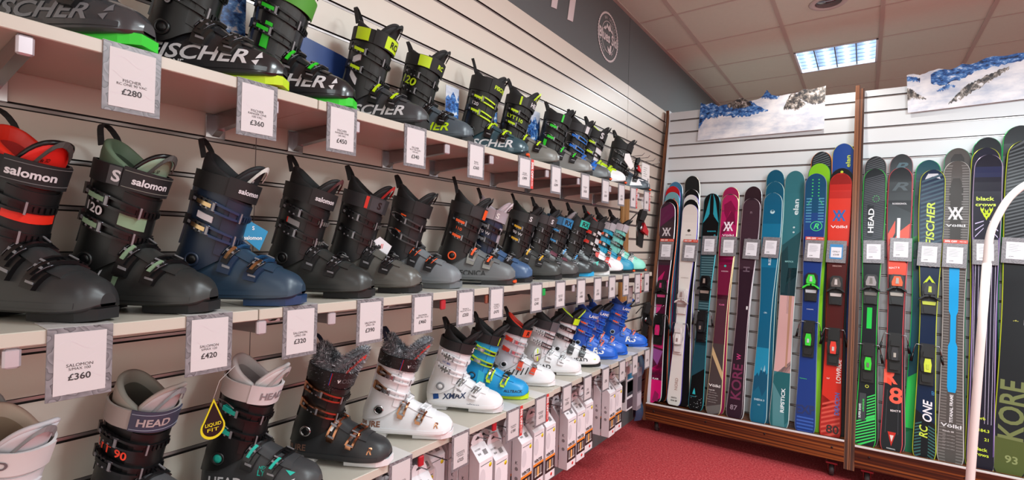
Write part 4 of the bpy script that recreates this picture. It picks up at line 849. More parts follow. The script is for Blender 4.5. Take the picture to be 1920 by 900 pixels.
def ski(label, tip, tail, off, base, W=(.061, .038, .051), side_='#cfd2d6', gfx=(), bind=None, tl=0.0, group=None, kz=0.0, rough=.28):
    """tip/tail are photo points of the top middle and the bottom middle; off is the distance in front of the slatted panel"""
    p1 = at_plane(tip[0], tip[1], Vector((0, PY0, PZ0)) + PN * off, PN)
    p0 = at_y(tail[0], tail[1], 3.505 + tl); p0.z = .205 + kz
    Z = (p1 - p0); L = Z.length; Z.normalize(); Yb = Vector((1, 0, 0)); Yb = Z.cross(Yb).normalized(); X = Yb.cross(Z).normalized()
    t = empty('ski', p0); t.rotation_euler = Matrix((X, Yb, Z)).transposed().to_euler()
    tag(t, label, 'ski', group or 'skis standing in the display racks')
    bm_ = mt(deep(base), rough, spec=.22) if isinstance(base, str) else base; sd = mt(side_, .3, .3) if isinstance(side_, str) else side_
    def bend(s): return .028 * max(0, (s - .86) / .14) ** 2 
    NS = 44; ss = [0, .002, .005, .01, .016, .024] + [i / 30 * .94 for i in range(1, 30)] + [.94 + .06 * math.sin((i + 1) / 14 * PI / 2) for i in range(14)]
    ss[-1] = .9995
    def S(un, s, o=0.0):
        w_ = hw(s, *W); return Vector((un * w_, -bend(s) - o, s * L))
    mb = MB(); vs = []
    for s in ss:
        w_ = hw(s, *W); k = max(0, 1 - .0035 / max(w_, .004)); b = bend(s)
        vs += [(-w_ * k, -b - .0002, s * L), (w_ * k, -b - .0002, s * L), (w_, -b + .002, s * L), (w_, -b + .009, s * L), (-w_, -b + .009, s * L), (-w_, -b + .002, s * L)]
    n = len(ss)
    for a, b, m in ((0, 1, bm_), (1, 2, sd), (2, 3, sd), (3, 4, BLACK), (4, 5, sd), (5, 0, sd)):
        mb.add(vs, [(i * 6 + a, i * 6 + b, i * 6 + 6 + b, i * 6 + 6 + a) for i in range(n - 1)], m, False)
    mb.add(vs[:6], [(0, 1, 2, 3, 4, 5)], sd)
    # graphics printed on the top sheet
    def Sm(u, v, o=.0011):   # metres across, metres up from the tail
        s = v / L; return Vector((u, -bend(s) - o, v))
    for g in gfx:
        if g[0] == 'band':       # full-width band s0..s1 with slanted ends
            _, h, s0, s1, *sl = g; k = sl[0] if sl else 0; m = mt(deep(h), rough, spec=.22); nn = max(2, int((s1 - s0) * 40)); vv = []
            kk = .93
            for i in range(nn + 1):
                s = s0 + (s1 - s0) * i / nn; vv += [S(-kk, min(.995, s - k), .0006), S(kk, min(.995, s + k), .0006)]
            mb.add(vv, [(2 * i, 2 * i + 1, 2 * i + 3, 2 * i + 2) for i in range(nn)], m)
        elif g[0] == 'poly':
            m = mt(deep(g[1]), rough, spec=.22); pts = g[2]; o_ = g[3] if len(g) > 3 else .0009
            b2 = bmesh.new(); fv = [b2.verts.new((a * .05, b * 1.7, 0)) for a, b in pts]; b2.faces.new(fv); bmesh.ops.triangulate(b2, faces=b2.faces[:])
            if max(b for a, b in pts) > .84:
                for _ in range(3):
                    es = [e for e in b2.edges if e.calc_length() > .02]
                    if es: bmesh.ops.subdivide_edges(b2, edges=es, cuts=1); bmesh.ops.triangulate(b2, faces=b2.faces[:])
            b2.verts.index_update(); mb.add([S(v.co.x / .05, v.co.y / 1.7, o_) for v in b2.verts], [[v.index for v in f.verts] for f in b2.faces], m); b2.free()
        elif g[0] == 'txt':      # ('txt', string, colour, u, s, size, rot, width, shear)
            _, s_, h, u, sv, sz, *r = g
            put_text(mb, s_, lambda a, b: Sm(a, b, .0014), mt(h, .4), sz, u, sv * L, 'c', bold=.02, rot=(r[0] if r else 0), width=(r[1] if len(r) > 1 else None), shear=(r[2] if len(r) > 2 else 0))
        elif g[0] == 'lines':    # vertical thin lines
            m = mt(g[1], .4)
            for a in g[2]: mb.add([S(a, g[3], .001), S(a + g[5], g[3], .001), S(a + g[5], g[4], .001), S(a, g[4], .001)], [(0, 1, 2, 3)], m)
        elif g[0] == 'hatch':    # slanted hatch lines between s0 and s1
            m = mt(g[1], .4); s = g[2]
            while s < g[3]:
                mb.add([S(g[6], s, .001), S(g[7], s + g[5] * (g[7] - g[6]) / 2, .001), S(g[7], s + g[5] * (g[7] - g[6]) / 2 + g[4] * .45, .001), S(g[6], s + g[4] * .45, .001)], [(0, 1, 2, 3)], m); s += g[4]
        elif g[0] == 'disc':
            m = mt(g[1], .4); u, sv, r0, r1 = g[2:6]; q = 24
            mb.add([Sm(u + r_ * math.cos(2 * PI * i / q), sv * L + r_ * math.sin(2 * PI * i / q), .0013) for i in range(q) for r_ in (r0, r1)], [(2 * i, 2 * i + 1, (2 * i + 3) % (2 * q), (2 * i + 2) % (2 * q)) for i in range(q)], m)
    mb.build('top_sheet' if bind else 'ski_body', t)
    if bind: binding(t, L, *bind)
    return t, p0, X, Yb, Z, L
def ski_tag(px, py, sk, label, strip=False, lines=('', '£399'), blue=False, off=.012):
    t_, p0, X, Yb, Z, L = sk
    p = at_plane(px, py, p0 - Yb * off, Yb)
    t = empty('price_tag', p); t.rotation_euler = (Matrix((X, Yb, Z)).transposed() @ Matrix.Rotation(math.radians(random.uniform(-1, 2)), 3, 'Y')).to_euler()
    tag(t, label, 'price tag', 'plastic price pockets on the skis')
    w_, h_ = .053, .073
    mb = MB(); mb.bbox((-w_, -.002, -h_), (w_, 0, h_), MARBLE, .0006); mb.build('holder', t)
    if strip:
        mb = MB(); mb.box((-w_, -.003, h_ - .001), (w_, -.0005, h_ + .02), mt('#d2452f', .45)); f_ = lambda u, v: Vector((u, -.0035, h_ + .0095 + v))
        put_text(mb, '30% OFF', f_, WHITE, .010, -.02, 0, bold=.03); put_text(mb, 'THIS ITEM', f_, WHITE, .0045, .032, 0, bold=.02); mb.build('discount_strip', t)
    mb = MB(); iw, ih = w_ * .66, h_ * .66; f_ = lambda u, v: Vector((u, -.0034, v))
    mb.box((-iw, -.0028, -ih), (iw, -.002, ih), mt('#2f86c0', .4) if blue else mt('#e4e4ea', .4))
    if blue: mb.box((-iw * .82, -.0034, -ih * .8), (iw * .82, -.0026, ih * .6), mt('#e4e4ea', .4)); put_text(mb, 'ONLY', lambda u, v: Vector((u, -.004, v)), INK, .010, 0, 0); put_text(mb, lines[-1], lambda u, v: Vector((u, -.004, v)), INK, .011, 0, -.02)
    else:
        for k in range(6): mb.add([f_(-iw * .75, ih * (.7 - k * .16)), f_(iw * random.uniform(.1, .8), ih * (.7 - k * .16)), f_(iw * random.uniform(.1, .8), ih * (.7 - k * .16) - .0016), f_(-iw * .75, ih * (.7 - k * .16) - .0016)], [(0, 1, 2, 3)], mt('#8d8c96', .5))
        put_text(mb, lines[-1], f_, INK, .0065, -iw * .4, -ih * .72, bold=.01)
    mb.build('card', t)
LGR = '#d9dbe0'
def volkl(col, s, sz, w_=.075, u=0):
    out = []
    for q_, dx in enumerate((-.2, .2)):
        h_ = .022
        out += [('poly', col, [(dx - .38, s + h_), (dx - .20, s + h_), (dx + .34, s - h_), (dx + .16, s - h_)], .0010 + q_ * .0004), ('poly', col, [(dx + .16, s + h_), (dx + .34, s + h_), (dx - .20, s - h_), (dx - .38, s - h_)], .0012 + q_ * .0004)]
    return out + [('txt', 'Völkl', col, 0, s - .043, sz, 0, w_)]
# group 1, beside the boot wall (rear skis first)
ski('light blue ski, rearmost of the five beside the boot wall', (1268, 343), (1250, 750), .018, '#4f86a8', tl=.09)
ski('ski with a bright red tip in the group beside the boot wall', (1263, 351), (1245, 752), .040, '#c2242a', side_='#7a4fa0', tl=.07)
ski('pale teal ski with red dots near its tip beside the boot wall', (1262, 362), (1240, 754), .062, '#7fb0b6', side_='#2aa8d8', gfx=[('disc', '#d8302c', dx, sv, 0, .005) for dx in (-.016, .016) for sv in (.955, .965)], tl=.05)
ski('black tipped ski just behind the pink and dark plum ski', (1259, 375), (1236, 756), .084, '#17181b', side_='#e8663a', tl=.03)
k = ski('dark plum and pink ski with black binding, front one by the boot wall', (1254, 381), (1226, 758), .108, '#43303e',
        gfx=[('band', '#6b2f55', .90, .995, .03), ('band', '#47393f', .68, .9)] + volkl('#cfc8ce', .845, .010, .05) + [('band', '#5a1f3e', .10, .67), ('poly', '#c42a70', [(-.9, .60), (.2, .64), (-.9, .52)]), ('poly', '#d6488e', [(-.9, .50), (.9, .60), (.9, .52), (-.2, .44), (-.9, .42)]), ('poly', '#c42a70', [(-.5, .30), (.8, .33), (.9, .25), (-.9, .26)]), ('poly', '#9a5a98', [(-.8, .25), (.9, .24), (.1, .17), (-.7, .20)]),
             ('band', '#d61f78', .0, .17, .02), ('poly', '#9c2a62', [(-.5, .0), (.8, .0), (.6, .035), (0, .05)]), ('txt', 'FLAIR', '#f2e8ee', 0, .105, .012, 0, .045)], bind=(.535, .355, BLACK, mt('#1b1b1e', .3), mt('#c23a76', .4), mt('#d2206e', .4)))
ski_tag(1249, 470, k, 'grey price pocket with red strip on the plum and pink ski', True)
# group 2
ski('dark charcoal tipped ski, rearmost and tallest behind the white ski', (1299, 332), (1287, 758), .018, '#26292b', tl=.08, side_='#d8d4c4')
ski('ski with a narrow black tip second from the back behind the white ski', (1298, 357), (1284, 764), .045, '#1b1b1d', tl=.06)
ski('pale ski between two black tips behind the white ski', (1297, 367), (1282, 766), .067, '#dcdcdc', side_='#5a4aa8', tl=.045)
ski('black edged ski directly behind the front white ski', (1297, 376), (1278, 768), .089, '#19191b', side_='#d8d4c4', tl=.02)
k = ski('white ski with round gold crest and white binding', (1296, 385), (1262, 772), .112, '#e6e2de', side_='#5046a0', gfx=[('disc', '#2a2018', 0, .865, 0, .011), ('disc', '#c79a3c', 0, .865, .002, .007), ('txt', 'SANTA ANA', '#5a4a40', 0, .842, .005), ('txt', 'NORDICA', '#b8ada6', 0, .62, .008), ('poly', '#3a1a1c', [(-.1, .745), (.08, .745), (0, .785)]), ('txt', 'NORD', '#b89a90', .008, .10, .02, PI / 2), ('txt', 'SANTA', '#3a3634', 0, .035, .010, 0, .04), ('txt', 'ANA 88', '#3a3634', 0, .022, .010, 0, .045)],
        bind=(.505, .33, mt('#d9d4d2', .3), mt('#cbc4c2', .25), mt('#9a8480', .3), mt('#efecea', .3)))
ski_tag(1293, 472, k, 'grey price pocket with red strip on the white crested ski', True)
# group 3
k = ski('black ski with two turquoise stripes and black binding', (1337, 365), (1303, 780), .03, '#141518', side_='#2f9aa6', gfx=[('poly', '#3aa7b8', [(-.32, .995), (-.22, .995), (-.22, .90), (-.9, .865), (-.9, .857), (-.32, .89)]), ('poly', '#3aa7b8', [(.32, .995), (.22, .995), (.22, .90), (.9, .865), (.9, .857), (.32, .89)]), ('txt', 'ROSSIGNOL', '#2fb6c8', .012, .815, .009, 0, .062), ('disc', '#2fb6c8', .035, .795, .003, .006), ('band', '#35525a', .28, .70), ('hatch', '#51757c', .3, .69, .012, .0, -.85, .85), ('band', '#2c5562', .16, .34, .02), ('poly', '#3fc0c8', [(-.55, .065), (-.15, .065), (-.22, .078), (-.35, .092), (-.48, .078)]), ('txt', 'ROSSIGNOL', '#2f9aa6', -.02, .055, .005)] + [('disc', '#cfd4d8', random.uniform(-.04, .04), random.uniform(.01, .06), 0, .0015) for _ in range(24)],
        bind=(.545, .375, mt('#111113', .25), mt('#3a3a3e', .15, .9), mt('#9a8a80', .3), mt('#222226', .2)))
ski_tag(1330, 460, k, 'grey price pocket on the black ski with turquoise stripes')
# group 4
ski('magenta ski standing behind the twin magenta ski', (1372, 353), (1343, 785), .022, '#a82860', side_='#e0c890', tl=.03)
k = ski('magenta ski fading to grey with large white logo', (1371, 366), (1336, 787), .048, '#554a4a', side_='#e0d0a0', gfx=[('band', '#b52a6a', .66, .998), ('poly', '#8c1c50', [(-.7, .95), (.1, .97), (.7, .93), (.6, .90), (.1, .92), (-.3, .88), (-.6, .91)]), ('poly', '#7c1a48', [(.2, .92), (.6, .90), (.75, .85), (.4, .86), (.3, .84), (-.8, .80), (-.8, .84)])] + volkl('#f0e6ee', .845, .014, .08) + [('band', '#7c2246', .5, .70), ('band', '#5c3844', .3, .52), ('disc', '#38b8a8', 0, .655, 0, .008), ('txt', 'AURORA', '#d8b8c4', 0, .63, .008), ('txt', 'FLAIR', '#d86a9c', -.0, .475, .010), ('poly', '#cdb48c', [(-.9, .285), (.9, .18), (.9, .145), (-.9, .25)]), ('txt', 'Völkl', '#ece8e6', -.004, .118, .017, 0, .075), ('txt', 'Yumi 84', '#d8d4d2', -.02, .098, .008)] + [('txt', 'radius and sizes', '#a8a09e', -.012, .088 - q * .010, .005, 0, .05 + .02 * (q % 2)) for q in range(5)] + [('band', '#77716f', .0, .035, .01)])
ski_tag(1366, 462, k, 'grey price pocket on the magenta ski with white logo')
# group 5
ski('dark plum ski standing behind its shorter twin', (1414, 352), (1378, 792), .022, '#3c2730', gfx=[('txt', 'n', '#7d6a76', 0, .93, .022)])
k = ski('dark plum ski with large maroon letters along its tail', (1411, 374), (1375, 793), .046, '#3a2432', side_='#c8b8c0', gfx=[('band', '#4a3440', .66, .99), ('txt', 'n', '#8a7480', 0, .935, .020), ('txt', 'D', '#6f5866', 0, .80, .032, PI / 2), ('txt', 'H', '#6b5664', 0, .66, .040, PI / 2), ('txt', 'W', '#c2327a', .0, .262, .026, PI / 2), ('txt', 'KORE', '#6e1f48', 0, .155, .058, PI / 2, .23), ('poly', '#3b2030', [(-.9, .0), (.9, .0), (.9, .075), (-.9, .075)]), ('txt', '87', '#8f7a88', -.005, .045, .030), ('poly', '#e8e4e6', [(.5, .475), (.75, .475), (.75, .49), (.5, .49)])])
ski_tag(1409, 467, k, 'grey price pocket on the dark plum ski')
# group 6
BL6 = [('disc', '#bcdde4', 0, .945, .0, .014), ('poly', '#1a6078', [(-.05, .94), (.2, .952), (.0, .952), (.08, .958), (-.2, .947), (.02, .947)], .0018)]
ski('petrol blue ski, rearmost of the three stacked blue ones', (1455, 321), (1437, 795), .022, '#17607c', gfx=BL6, tl=.04, side_='#a8c8c0')
ski('petrol blue ski in the middle of the three stacked blue ones', (1454, 343), (1430, 798), .044, '#17627e', gfx=BL6, tl=.02, side_='#a8c8c0')
k = ski('petrol blue ski with mountain print, front of the three stacked blue ones', (1451, 364), (1420, 803), .068, '#15698a', side_='#a9c4c4', gfx=[('disc', '#bcdde4', 0, .915, .0, .014), ('poly', '#1a6078', [(-.05, .91), (.2, .922), (.0, .922), (.08, .928), (-.2, .917), (.02, .917)], .0018), ('band', '#1c7a9c', .66, .86), ('txt', 'BLIZZARD', '#d8e8ee', .004, .70, .014, PI / 2), ('txt', '-38-', '#a8ccd8', 0, .46, .010),
        ('band', '#2a93b4', .19, .31), ('poly', '#145a78', [(-.9, .18), (-.5, .205), (-.3, .19), (0, .23), (.2, .205), (.45, .24), (.7, .20), (.9, .21), (.9, .0), (-.9, .0)]), ('poly', '#9cc8d8', [(.25, .215), (.45, .24), (.55, .22), (.45, .21)], .0012), ('poly', '#7ab4c8', [(-.1, .218), (0, .23), (.1, .215)], .0012), ('poly', '#1a6c88', [(-.9, .12), (-.2, .15), (.3, .11), (.9, .15), (.9, .0), (-.9, .0)], .0010), ('txt', 'SHEEVA 9', '#b8d4dc', 0, .095, .012, 0, .06), ('txt', '102', '#9cc0cc', 0, .075, .008), ('poly', '#e8e8ea', [(-.15, .045), (.2, .045), (.2, .058), (-.15, .058)])])
ski_tag(1445, 464, k, 'grey price pocket on the front petrol blue ski')
# group 7
k = ski('teal and pale pink ski with angular colour blocks', (1492, 323), (1459, 810), .03, '#3f7c84', side_='#bfcfcf', W=(.063, .045, .056), gfx=[('txt', 'elan', '#cfe0e2', .016, .85, .030, PI / 2, .115), ('disc', '#cfe0e2', .012, .765, .002, .006), ('disc', '#cfe0e2', .012, .745, .002, .006), ('band', '#2f5a60', .54, .72, .03), ('poly', '#27494f', [(-.95, .66), (-.3, .69), (-.1, .60), (-.4, .5), (-.95, .5)]), ('txt', 'RIPSTICK', '#8cc8c8', -.002, .625, .010, 0, .05), ('band', '#1e3f47', .49, .60), ('band', '#cfa9a6', .20, .49), ('poly', '#b58f78', [(.25, .49), (.6, .49), (.5, .22), (.3, .22)]), ('band', '#2a6a70', .0, .215, .03), ('poly', '#5b8f95', [(-.95, .0), (.95, .0), (.4, .09), (-.95, .16)]), ('txt', 'RIPSTICK', '#e2eef0', .014, .10, .020, PI / 2, .15), ('lines', '#2a3a3e', (.05, .2), .42, .60, .03)])
# group 8
ski('dark carbon patterned ski tip at the back of the blue and green group', (1541, 287), (1528, 806), .020, '#2c3338', W=(.064, .045, .056), side_='#e0803a', gfx=[('hatch', '#4a545a', .93, .985, .008, .02, -.8, .8)], tl=.05)
ski('bright lime green ski tip behind the blue ski with round green logo', (1537, 309), (1519, 812), .046, '#8ccc2a', W=(.066, .045, .056), side_='#2a9a4a', tl=.03)
k = ski('deep blue ski with round green logo and black and green binding', (1531, 328), (1508, 820), .072, '#23438a', W=(.064, .046, .056), side_='#7a8aa8', gfx=[('band', '#1c5678', .84, .997), ('band', '#27508a', .77, .86)] + [('disc', '#38d060', dx, .975 - .013 * q, 0, .0042) for q in range(6) for dx in (-.018, .018)] + [('disc', '#38d060', (-.024 - .006 * q) * sg, .895 - .007 * q, 0, .0035) for q in range(4) for sg in (-1, 1)] +
        [('hatch', '#3f86a8', .80, .90, .012, .0, -.8, -.3), ('hatch', '#3f86a8', .80, .90, .012, .0, .3, .8), ('disc', '#3cd872', .012, .785, .030, .034), ('txt', 'R', '#3cd872', .012, .785, .036, 0, None, .3), ('txt', 'ROSSIGNOL', '#c8d0e0', 0, .455, .005), ('txt', 'Experience', '#38c070', -.02, .195, .006), ('txt', 'EXP', '#15265c', .0, .085, .05, .1, .10), ('hatch', '#2b58b0', .005, .06, .012, .0, -.8, .8)],
        bind=(.545, .352, BLACK, GREEN, mt('#b9bcc0', .3), GREEN))
ski_tag(1526, 470, k, 'creased price pocket with red strip on the deep blue ski', True)
# group 9
ski('royal blue ski with lime letters, tallest behind the red ski', (1582, 272), (1572, 822), .020, '#24509a', W=(.066, .046, .056), side_='#e4e020', gfx=[('txt', 'elan', '#c8dc28', .026, .935, .024, PI / 2, .08)], tl=.05)
ski('black tipped ski directly behind the bright red ski', (1579, 318), (1563, 826), .048, '#1b1b1e', W=(.066, .046, .056), side_='#3a3a40', gfx=[('disc', '#c8dc28', 0, .985, 0, .008)], tl=.03)
k = ski('bright red ski with large blue logo and black and red binding', (1577, 327), (1555, 832), .074, '#c8382c', W=(.064, .046, .056), side_='#8a2420', gfx=[('band', '#9c241e', .95, .997), ('band', '#c03026', .9, .96), ('band', '#d8402e', .72, .9)] + volkl('#3a72b4', .83, .001, .001) + [('txt', 'Völkl', '#f2e4e0', 0, .785, .017, 0, .09), ('band', '#5a1f1e', .34, .71), ('disc', '#e0b040', 0, .65, 0, .008), ('txt', 'DEACON', '#c8a098', 0, .63, .008), ('poly', '#8a4a40', [(-.9, .36), (.9, .28), (.9, .36)]), ('band', '#d23626', .12, .29, .02), ('band', '#b8302a', .0, .13, -.02), ('hatch', '#d24a3a', .0, .12, .016, .03, -.85, .85), ('txt', '167', '#f0dcd6', -.02, .21, .008), ('txt', 'DEACON', '#2a6ac0', .030, .125, .022, PI / 2, .13), ('txt', 'LOWRIDE', '#f0e6e2', .032, .24, .022, PI / 2, .14), ('txt', '80', '#2a1816', .012, .035, .045)],
        bind=(.54, .335, BLACK, mt('#7d7a78', .2, .8), mt('#c0b8b4', .3), mt('#d8301c', .4)))
ski_tag(1568, 472, k, 'price pocket with blue bordered card on the bright red ski', False, ('', '£548'), True)
# right rack, group 10
ski('black ski with fine diagonal lines behind its green edged twin', (1642, 296), (1626, 835), .022, '#1b1c20', side_='#b8a8a8', gfx=[('hatch', '#3a3a42', .93, .985, .007, .02, -.8, .8)], tl=.03)
k = ski('black ski with bright green hatching and black and green binding', (1641, 319), (1621, 843), .048, '#20232a', side_='#38d050', gfx=[('hatch', '#3e424c', .72, .96, .007, .02, -.85, .85), ('poly', '#20232a', [(-.55, .74), (.0, .74), (.0, .86), (-.55, .86)], .0012), ('txt', 'HEAD', '#e8eaee', -.012, .80, .028, PI / 2, .16)] + [('disc', '#2fc04a', .01 + .016 * math.cos(q * .7), .885 + .012 * math.sin(q * .7), 0, .0025) for q in range(9)] + [('disc', '#c8c4b0', 0, .655, .008, .010), ('poly', '#2fce5a', [(-.35, .40), (.3, .40), (.3, .475), (-.35, .475)]), ('disc', '#c8d040', 0, .20, .006, .009), ('poly', '#4a4c50', [(-.75, .085), (-.05, .085), (-.05, .175), (-.75, .175)], .0012), ('txt', 'SUPER SHAPE', '#dcdce0', -.030, .115, .010, PI / 2, .08), ('txt', 'e-MAGNUM', '#38d050', -.014, .135, .008, PI / 2, .07), ('hatch', '#2fce5a', .0, .085, .0095, .03, -.9, .9), ('hatch', '#2fce5a', .085, .165, .0095, .03, .05, .9), ('poly', '#e0e0e4', [(-.15, .225), (.15, .225), (.15, .24), (-.15, .24)])],
        bind=(.545, .29, BLACK, mt('#c2c6ca', .15, .9), mt('#6a6660', .3), GREEN))
ski_tag(1638, 472, k, 'grey price pocket on the black ski with green hatching')
# group 11
ski('dark ski with teal letter R at its tip behind the grey and orange ski', (1690, 292), (1676, 845), .022, '#24262c', gfx=[('txt', 'R', '#3a5a66', 0, .955, .05, 0, .07, .3)], tl=.03, side_='#b08a90')
k = ski('charcoal ski with coral orange blocks and black binding', (1689, 317), (1670, 855), .048, '#26282d', side_='#e0505a', gfx=[('txt', 'R', '#3f4c52', 0, .93, .05, 0, .08, .3), ('txt', 'ROSSIGNOL', '#e0e0e4', 0, .865, .010, 0, .07), ('band', '#3a4044', .74, .85, -.02), ('poly', '#ee5a42', [(-.9, .60), (.9, .60), (.9, .64), (-.1, .70), (.9, .735), (.9, .79), (.1, .76), (-.9, .70)]), ('poly', '#ee5a42', [(-.9, .75), (-.3, .80), (-.3, .755), (-.9, .70)], .0012), ('poly', '#e8e8ea', [(-.15, .70), (.12, .70), (.12, .81), (-.15, .81)], .0014), ('txt', 'REACT 8', '#f0e0de', -.015, .625, .010, .1, .05), ('poly', '#ee5a42', [(-.9, .225), (-.2, .215), (-.1, .245), (.5, .28), (.5, .30), (-.9, .30)]), ('txt', 'R', '#ee5a42', -.012, .245, .075), ('txt', '8', '#ee5a42', .014, .185, .085, 0, .06), ('txt', 'REACT 8', '#f0e8e8', .014, .135, .010, .1, .045), ('poly', '#c8382c', [(-.35, .065), (.4, .065), (.0, .02)]), ('poly', '#e8d8d4', [(-.15, .055), (.2, .055), (.02, .034)], .0014), ('txt', 'ROSSIGNOL', '#d8d8da', 0, .012, .006, 0, .04), ('lines', '#3a3e44', (-.6, .55), .06, .2, .04)],
        bind=(.55, .335, BLACK, ORG, mt('#a8a49a', .3), mt('#2a2a2e', .3)))
ski_tag(1689, 468, k, 'grey price pocket on the charcoal and coral ski')
# group 12
ski('teal and green ski standing behind the navy ski with yellow letters', (1741, 303), (1712, 850), .022, '#12505c', W=(.062, .042, .052), side_='#2fce6a', gfx=[('band', '#0f3d4c', .6, .95), ('band', '#2fae5a', .66, .74, .02), ('band', '#2fc05a', .08, .26, .02), ('band', '#1a7a52', .0, .08)], tl=.04)
k = ski('navy ski with lime lettering and black binding with yellow heel lever', (1749, 321), (1732, 864), .052, '#12294a', side_='#c8d838', gfx=[('poly', '#cfd4da', [(-.5, .985), (.5, .985), (.62, .965), (.4, .968), (.0, .975), (-.4, .968), (-.62, .965)]), ('hatch', '#1c4256', .68, .96, .016, .03, -.85, .85), ('txt', 'FISCHER', '#c2d63a', -.004, .80, .036, PI / 2, .27, .2), ('txt', '24', '#dcdce0', .012, .655, .03, PI / 2, .045), ('poly', '#c8d838', [(-.6, .585), (0, .612), (.6, .585), (.6, .572), (0, .60), (-.6, .572)], .0012), ('txt', '157', '#3a8ac0', .030, .215, .011, PI / 2), ('txt', 'ONE', '#e4e4ea', .008, .155, .038, PI / 2, .115, .2), ('band', '#14181f', .0, .135, -.02), ('txt', 'RC', '#c2d63a', -.006, .088, .034, PI / 2, .065, .2), ('hatch', '#1f5a58', .005, .11, .010, .03, -.88, -.3), ('hatch', '#1f5a58', .005, .11, .010, -.03, .3, .88)],
        bind=(.535, .315, mt('#17181c', .3), mt('#26282e', .3), mt('#b8c83a', .4), mt('#c8d838', .35)))
ski_tag(1742, 477, k, 'grey price pocket on the navy ski with lime lettering')
# group 13
ski('warm grey ski standing behind its shorter grey twin', (1795, 281), (1786, 868), .022, '#57524f', W=(.063, .046, .056), side_='#5aa884', gfx=[('poly', '#3c3836', [(-.5, .90), (.5, .90), (.5, .965), (.3, .98), (-.3, .98), (-.5, .965)])], tl=.03)
k = ski('warm grey ski with bright blue centre inlay and white logo', (1794, 305), (1781, 876), .048, '#5c5754', W=(.062, .046, .055), side_='#cfccc8', gfx=[('hatch', '#6a6561', .0, .99, .009, .0, -.9, -.4), ('hatch', '#6a6561', .0, .99, .009, .0, .4, .9), ('poly', '#46423f', [(-.5, .70), (.5, .70), (.5, .91), (.25, .94), (-.25, .94), (-.5, .91)])] + volkl('#d8dadc', .815, .014, .085) + [('poly', '#1ca4dc', [(-.4, .235), (-.3, .22), (.3, .22), (.4, .235), (.42, .365), (.26, .38), (.26, .465), (.42, .48), (.42, .655), (-.42, .655), (-.42, .48), (-.26, .465), (-.26, .38), (-.42, .365)], .0012), ('hatch', '#1688b8', .24, .36, .006, .0, -.38, .38), ('hatch', '#1688b8', .485, .65, .009, .0, -.38, .38), ('txt', 'TITANAL FRAME', '#e8e8ea', .0, .170, .013, PI / 2, .15), ('txt', 'Völkl', '#d8dadc', 0, .118, .018, 0, .085), ('txt', 'Kendo 88', '#c8c4c2', -.01, .100, .008)] + [('txt', 'sizes and radius', '#9a9592', -.008, .088 - q * .010, .005, 0, .05) for q in range(5)])
ski_tag(1790, 479, k, 'grey price pocket with red strip on the warm grey ski', True)
# group 14
ski('black ski, rearmost of three stacked behind the white pole', (1850, 261), (1850, 880), .022, '#23262d', W=(.066, .048, .056), side_='#38b070', tl=.04)
ski('dark violet ski in the middle of three stacked behind the white pole', (1848, 280), (1835, 882), .046, '#1e1b34', W=(.064, .048, .056), side_='#c8d838', tl=.02)
k = ski('black and violet ski with lime bird marks, front of three behind the white pole', (1853, 293), (1838, 886), .072, '#1f1a2e', W=(.062, .047, .054), side_='#b8a8c8', gfx=[('band', '#262a52', .92, .96), ('txt', 'black', '#c8e030', -.008, .852, .022, 0, .075), ('txt', 'crows', '#c8e030', -.006, .832, .020, 0, .085)] + [('poly', '#c8e030', [(dx - .14, sv + .012), (dx - .02, sv + .003), (dx + .1, sv + .012), (dx + .1, sv + .002), (dx - .02, sv - .010), (dx - .14, sv + .002)]) for dx, sv in ((-.3, .812), (.0, .806), (.3, .812), (-.14, .798), (.16, .798), (0, .788))] + [('lines', '#c8c0dc', (-.75, -.5, -.25, .2, .45, .7), .14, .70, .03), ('lines', '#7a5aa8', (-.9, .85), .05, .72, .04), ('txt', 'black', '#c8e030', -.0, .065, .016, 0, .05), ('txt', 'crows', '#c8e030', -.0, .05, .016, 0, .06), ('txt', '184.3', '#c8e030', .01, .12, .014), ('txt', '21', '#c8e030', .02, .095, .014), ('txt', 'orb', '#c8e030', .0, .155, .014)] + [('poly', '#c8c0dc', [(-.8, .72 + q * .022), (-.2, .75 + q * .012), (-.2, .753 + q * .012), (-.8, .724 + q * .022)]) for q in range(3)] + [('poly', '#c8c0dc', [(.8, .72 + q * .022), (.2, .75 + q * .012), (.2, .753 + q * .012), (.8, .724 + q * .022)]) for q in range(3)])
ski_tag(1847, 473, k, 'grey price pocket half hidden by the white pole')
# group 15
ski('wide black ski at the right frame edge, behind its twin', (1912, 239), (1900, 890), .022, '#2a2d31', W=(.072, .056, .064), side_='#38c060', tl=.03)
k = ski('wide black ski with large olive letters at the right frame edge', (1921, 267), (1890, 897), .050, '#24262a', W=(.071, .056, .064), side_='#c8d838', gfx=[('hatch', '#303338', .62, .98, .011, .03, -.9, .9), ('txt', 'n', '#50565e', 0, .86, .04), ('band', '#5a6434', .0, .105), ('txt', '93', '#858f58', .008, .05, .035), ('txt', 'KORE', '#66703a', 0, .185, .090, PI / 2, .30), ('txt', 'HEAD', '#b8b848', -.035, .63, .010, PI / 2), ('poly', '#dcdce0', [(.55, .43), (.75, .43), (.75, .445), (.55, .445)]), ('txt', '-+-', '#b8b848', 0, .44, .012)])
ski_tag(1903, 470, k, 'grey price pocket on the wide black ski at the right edge')

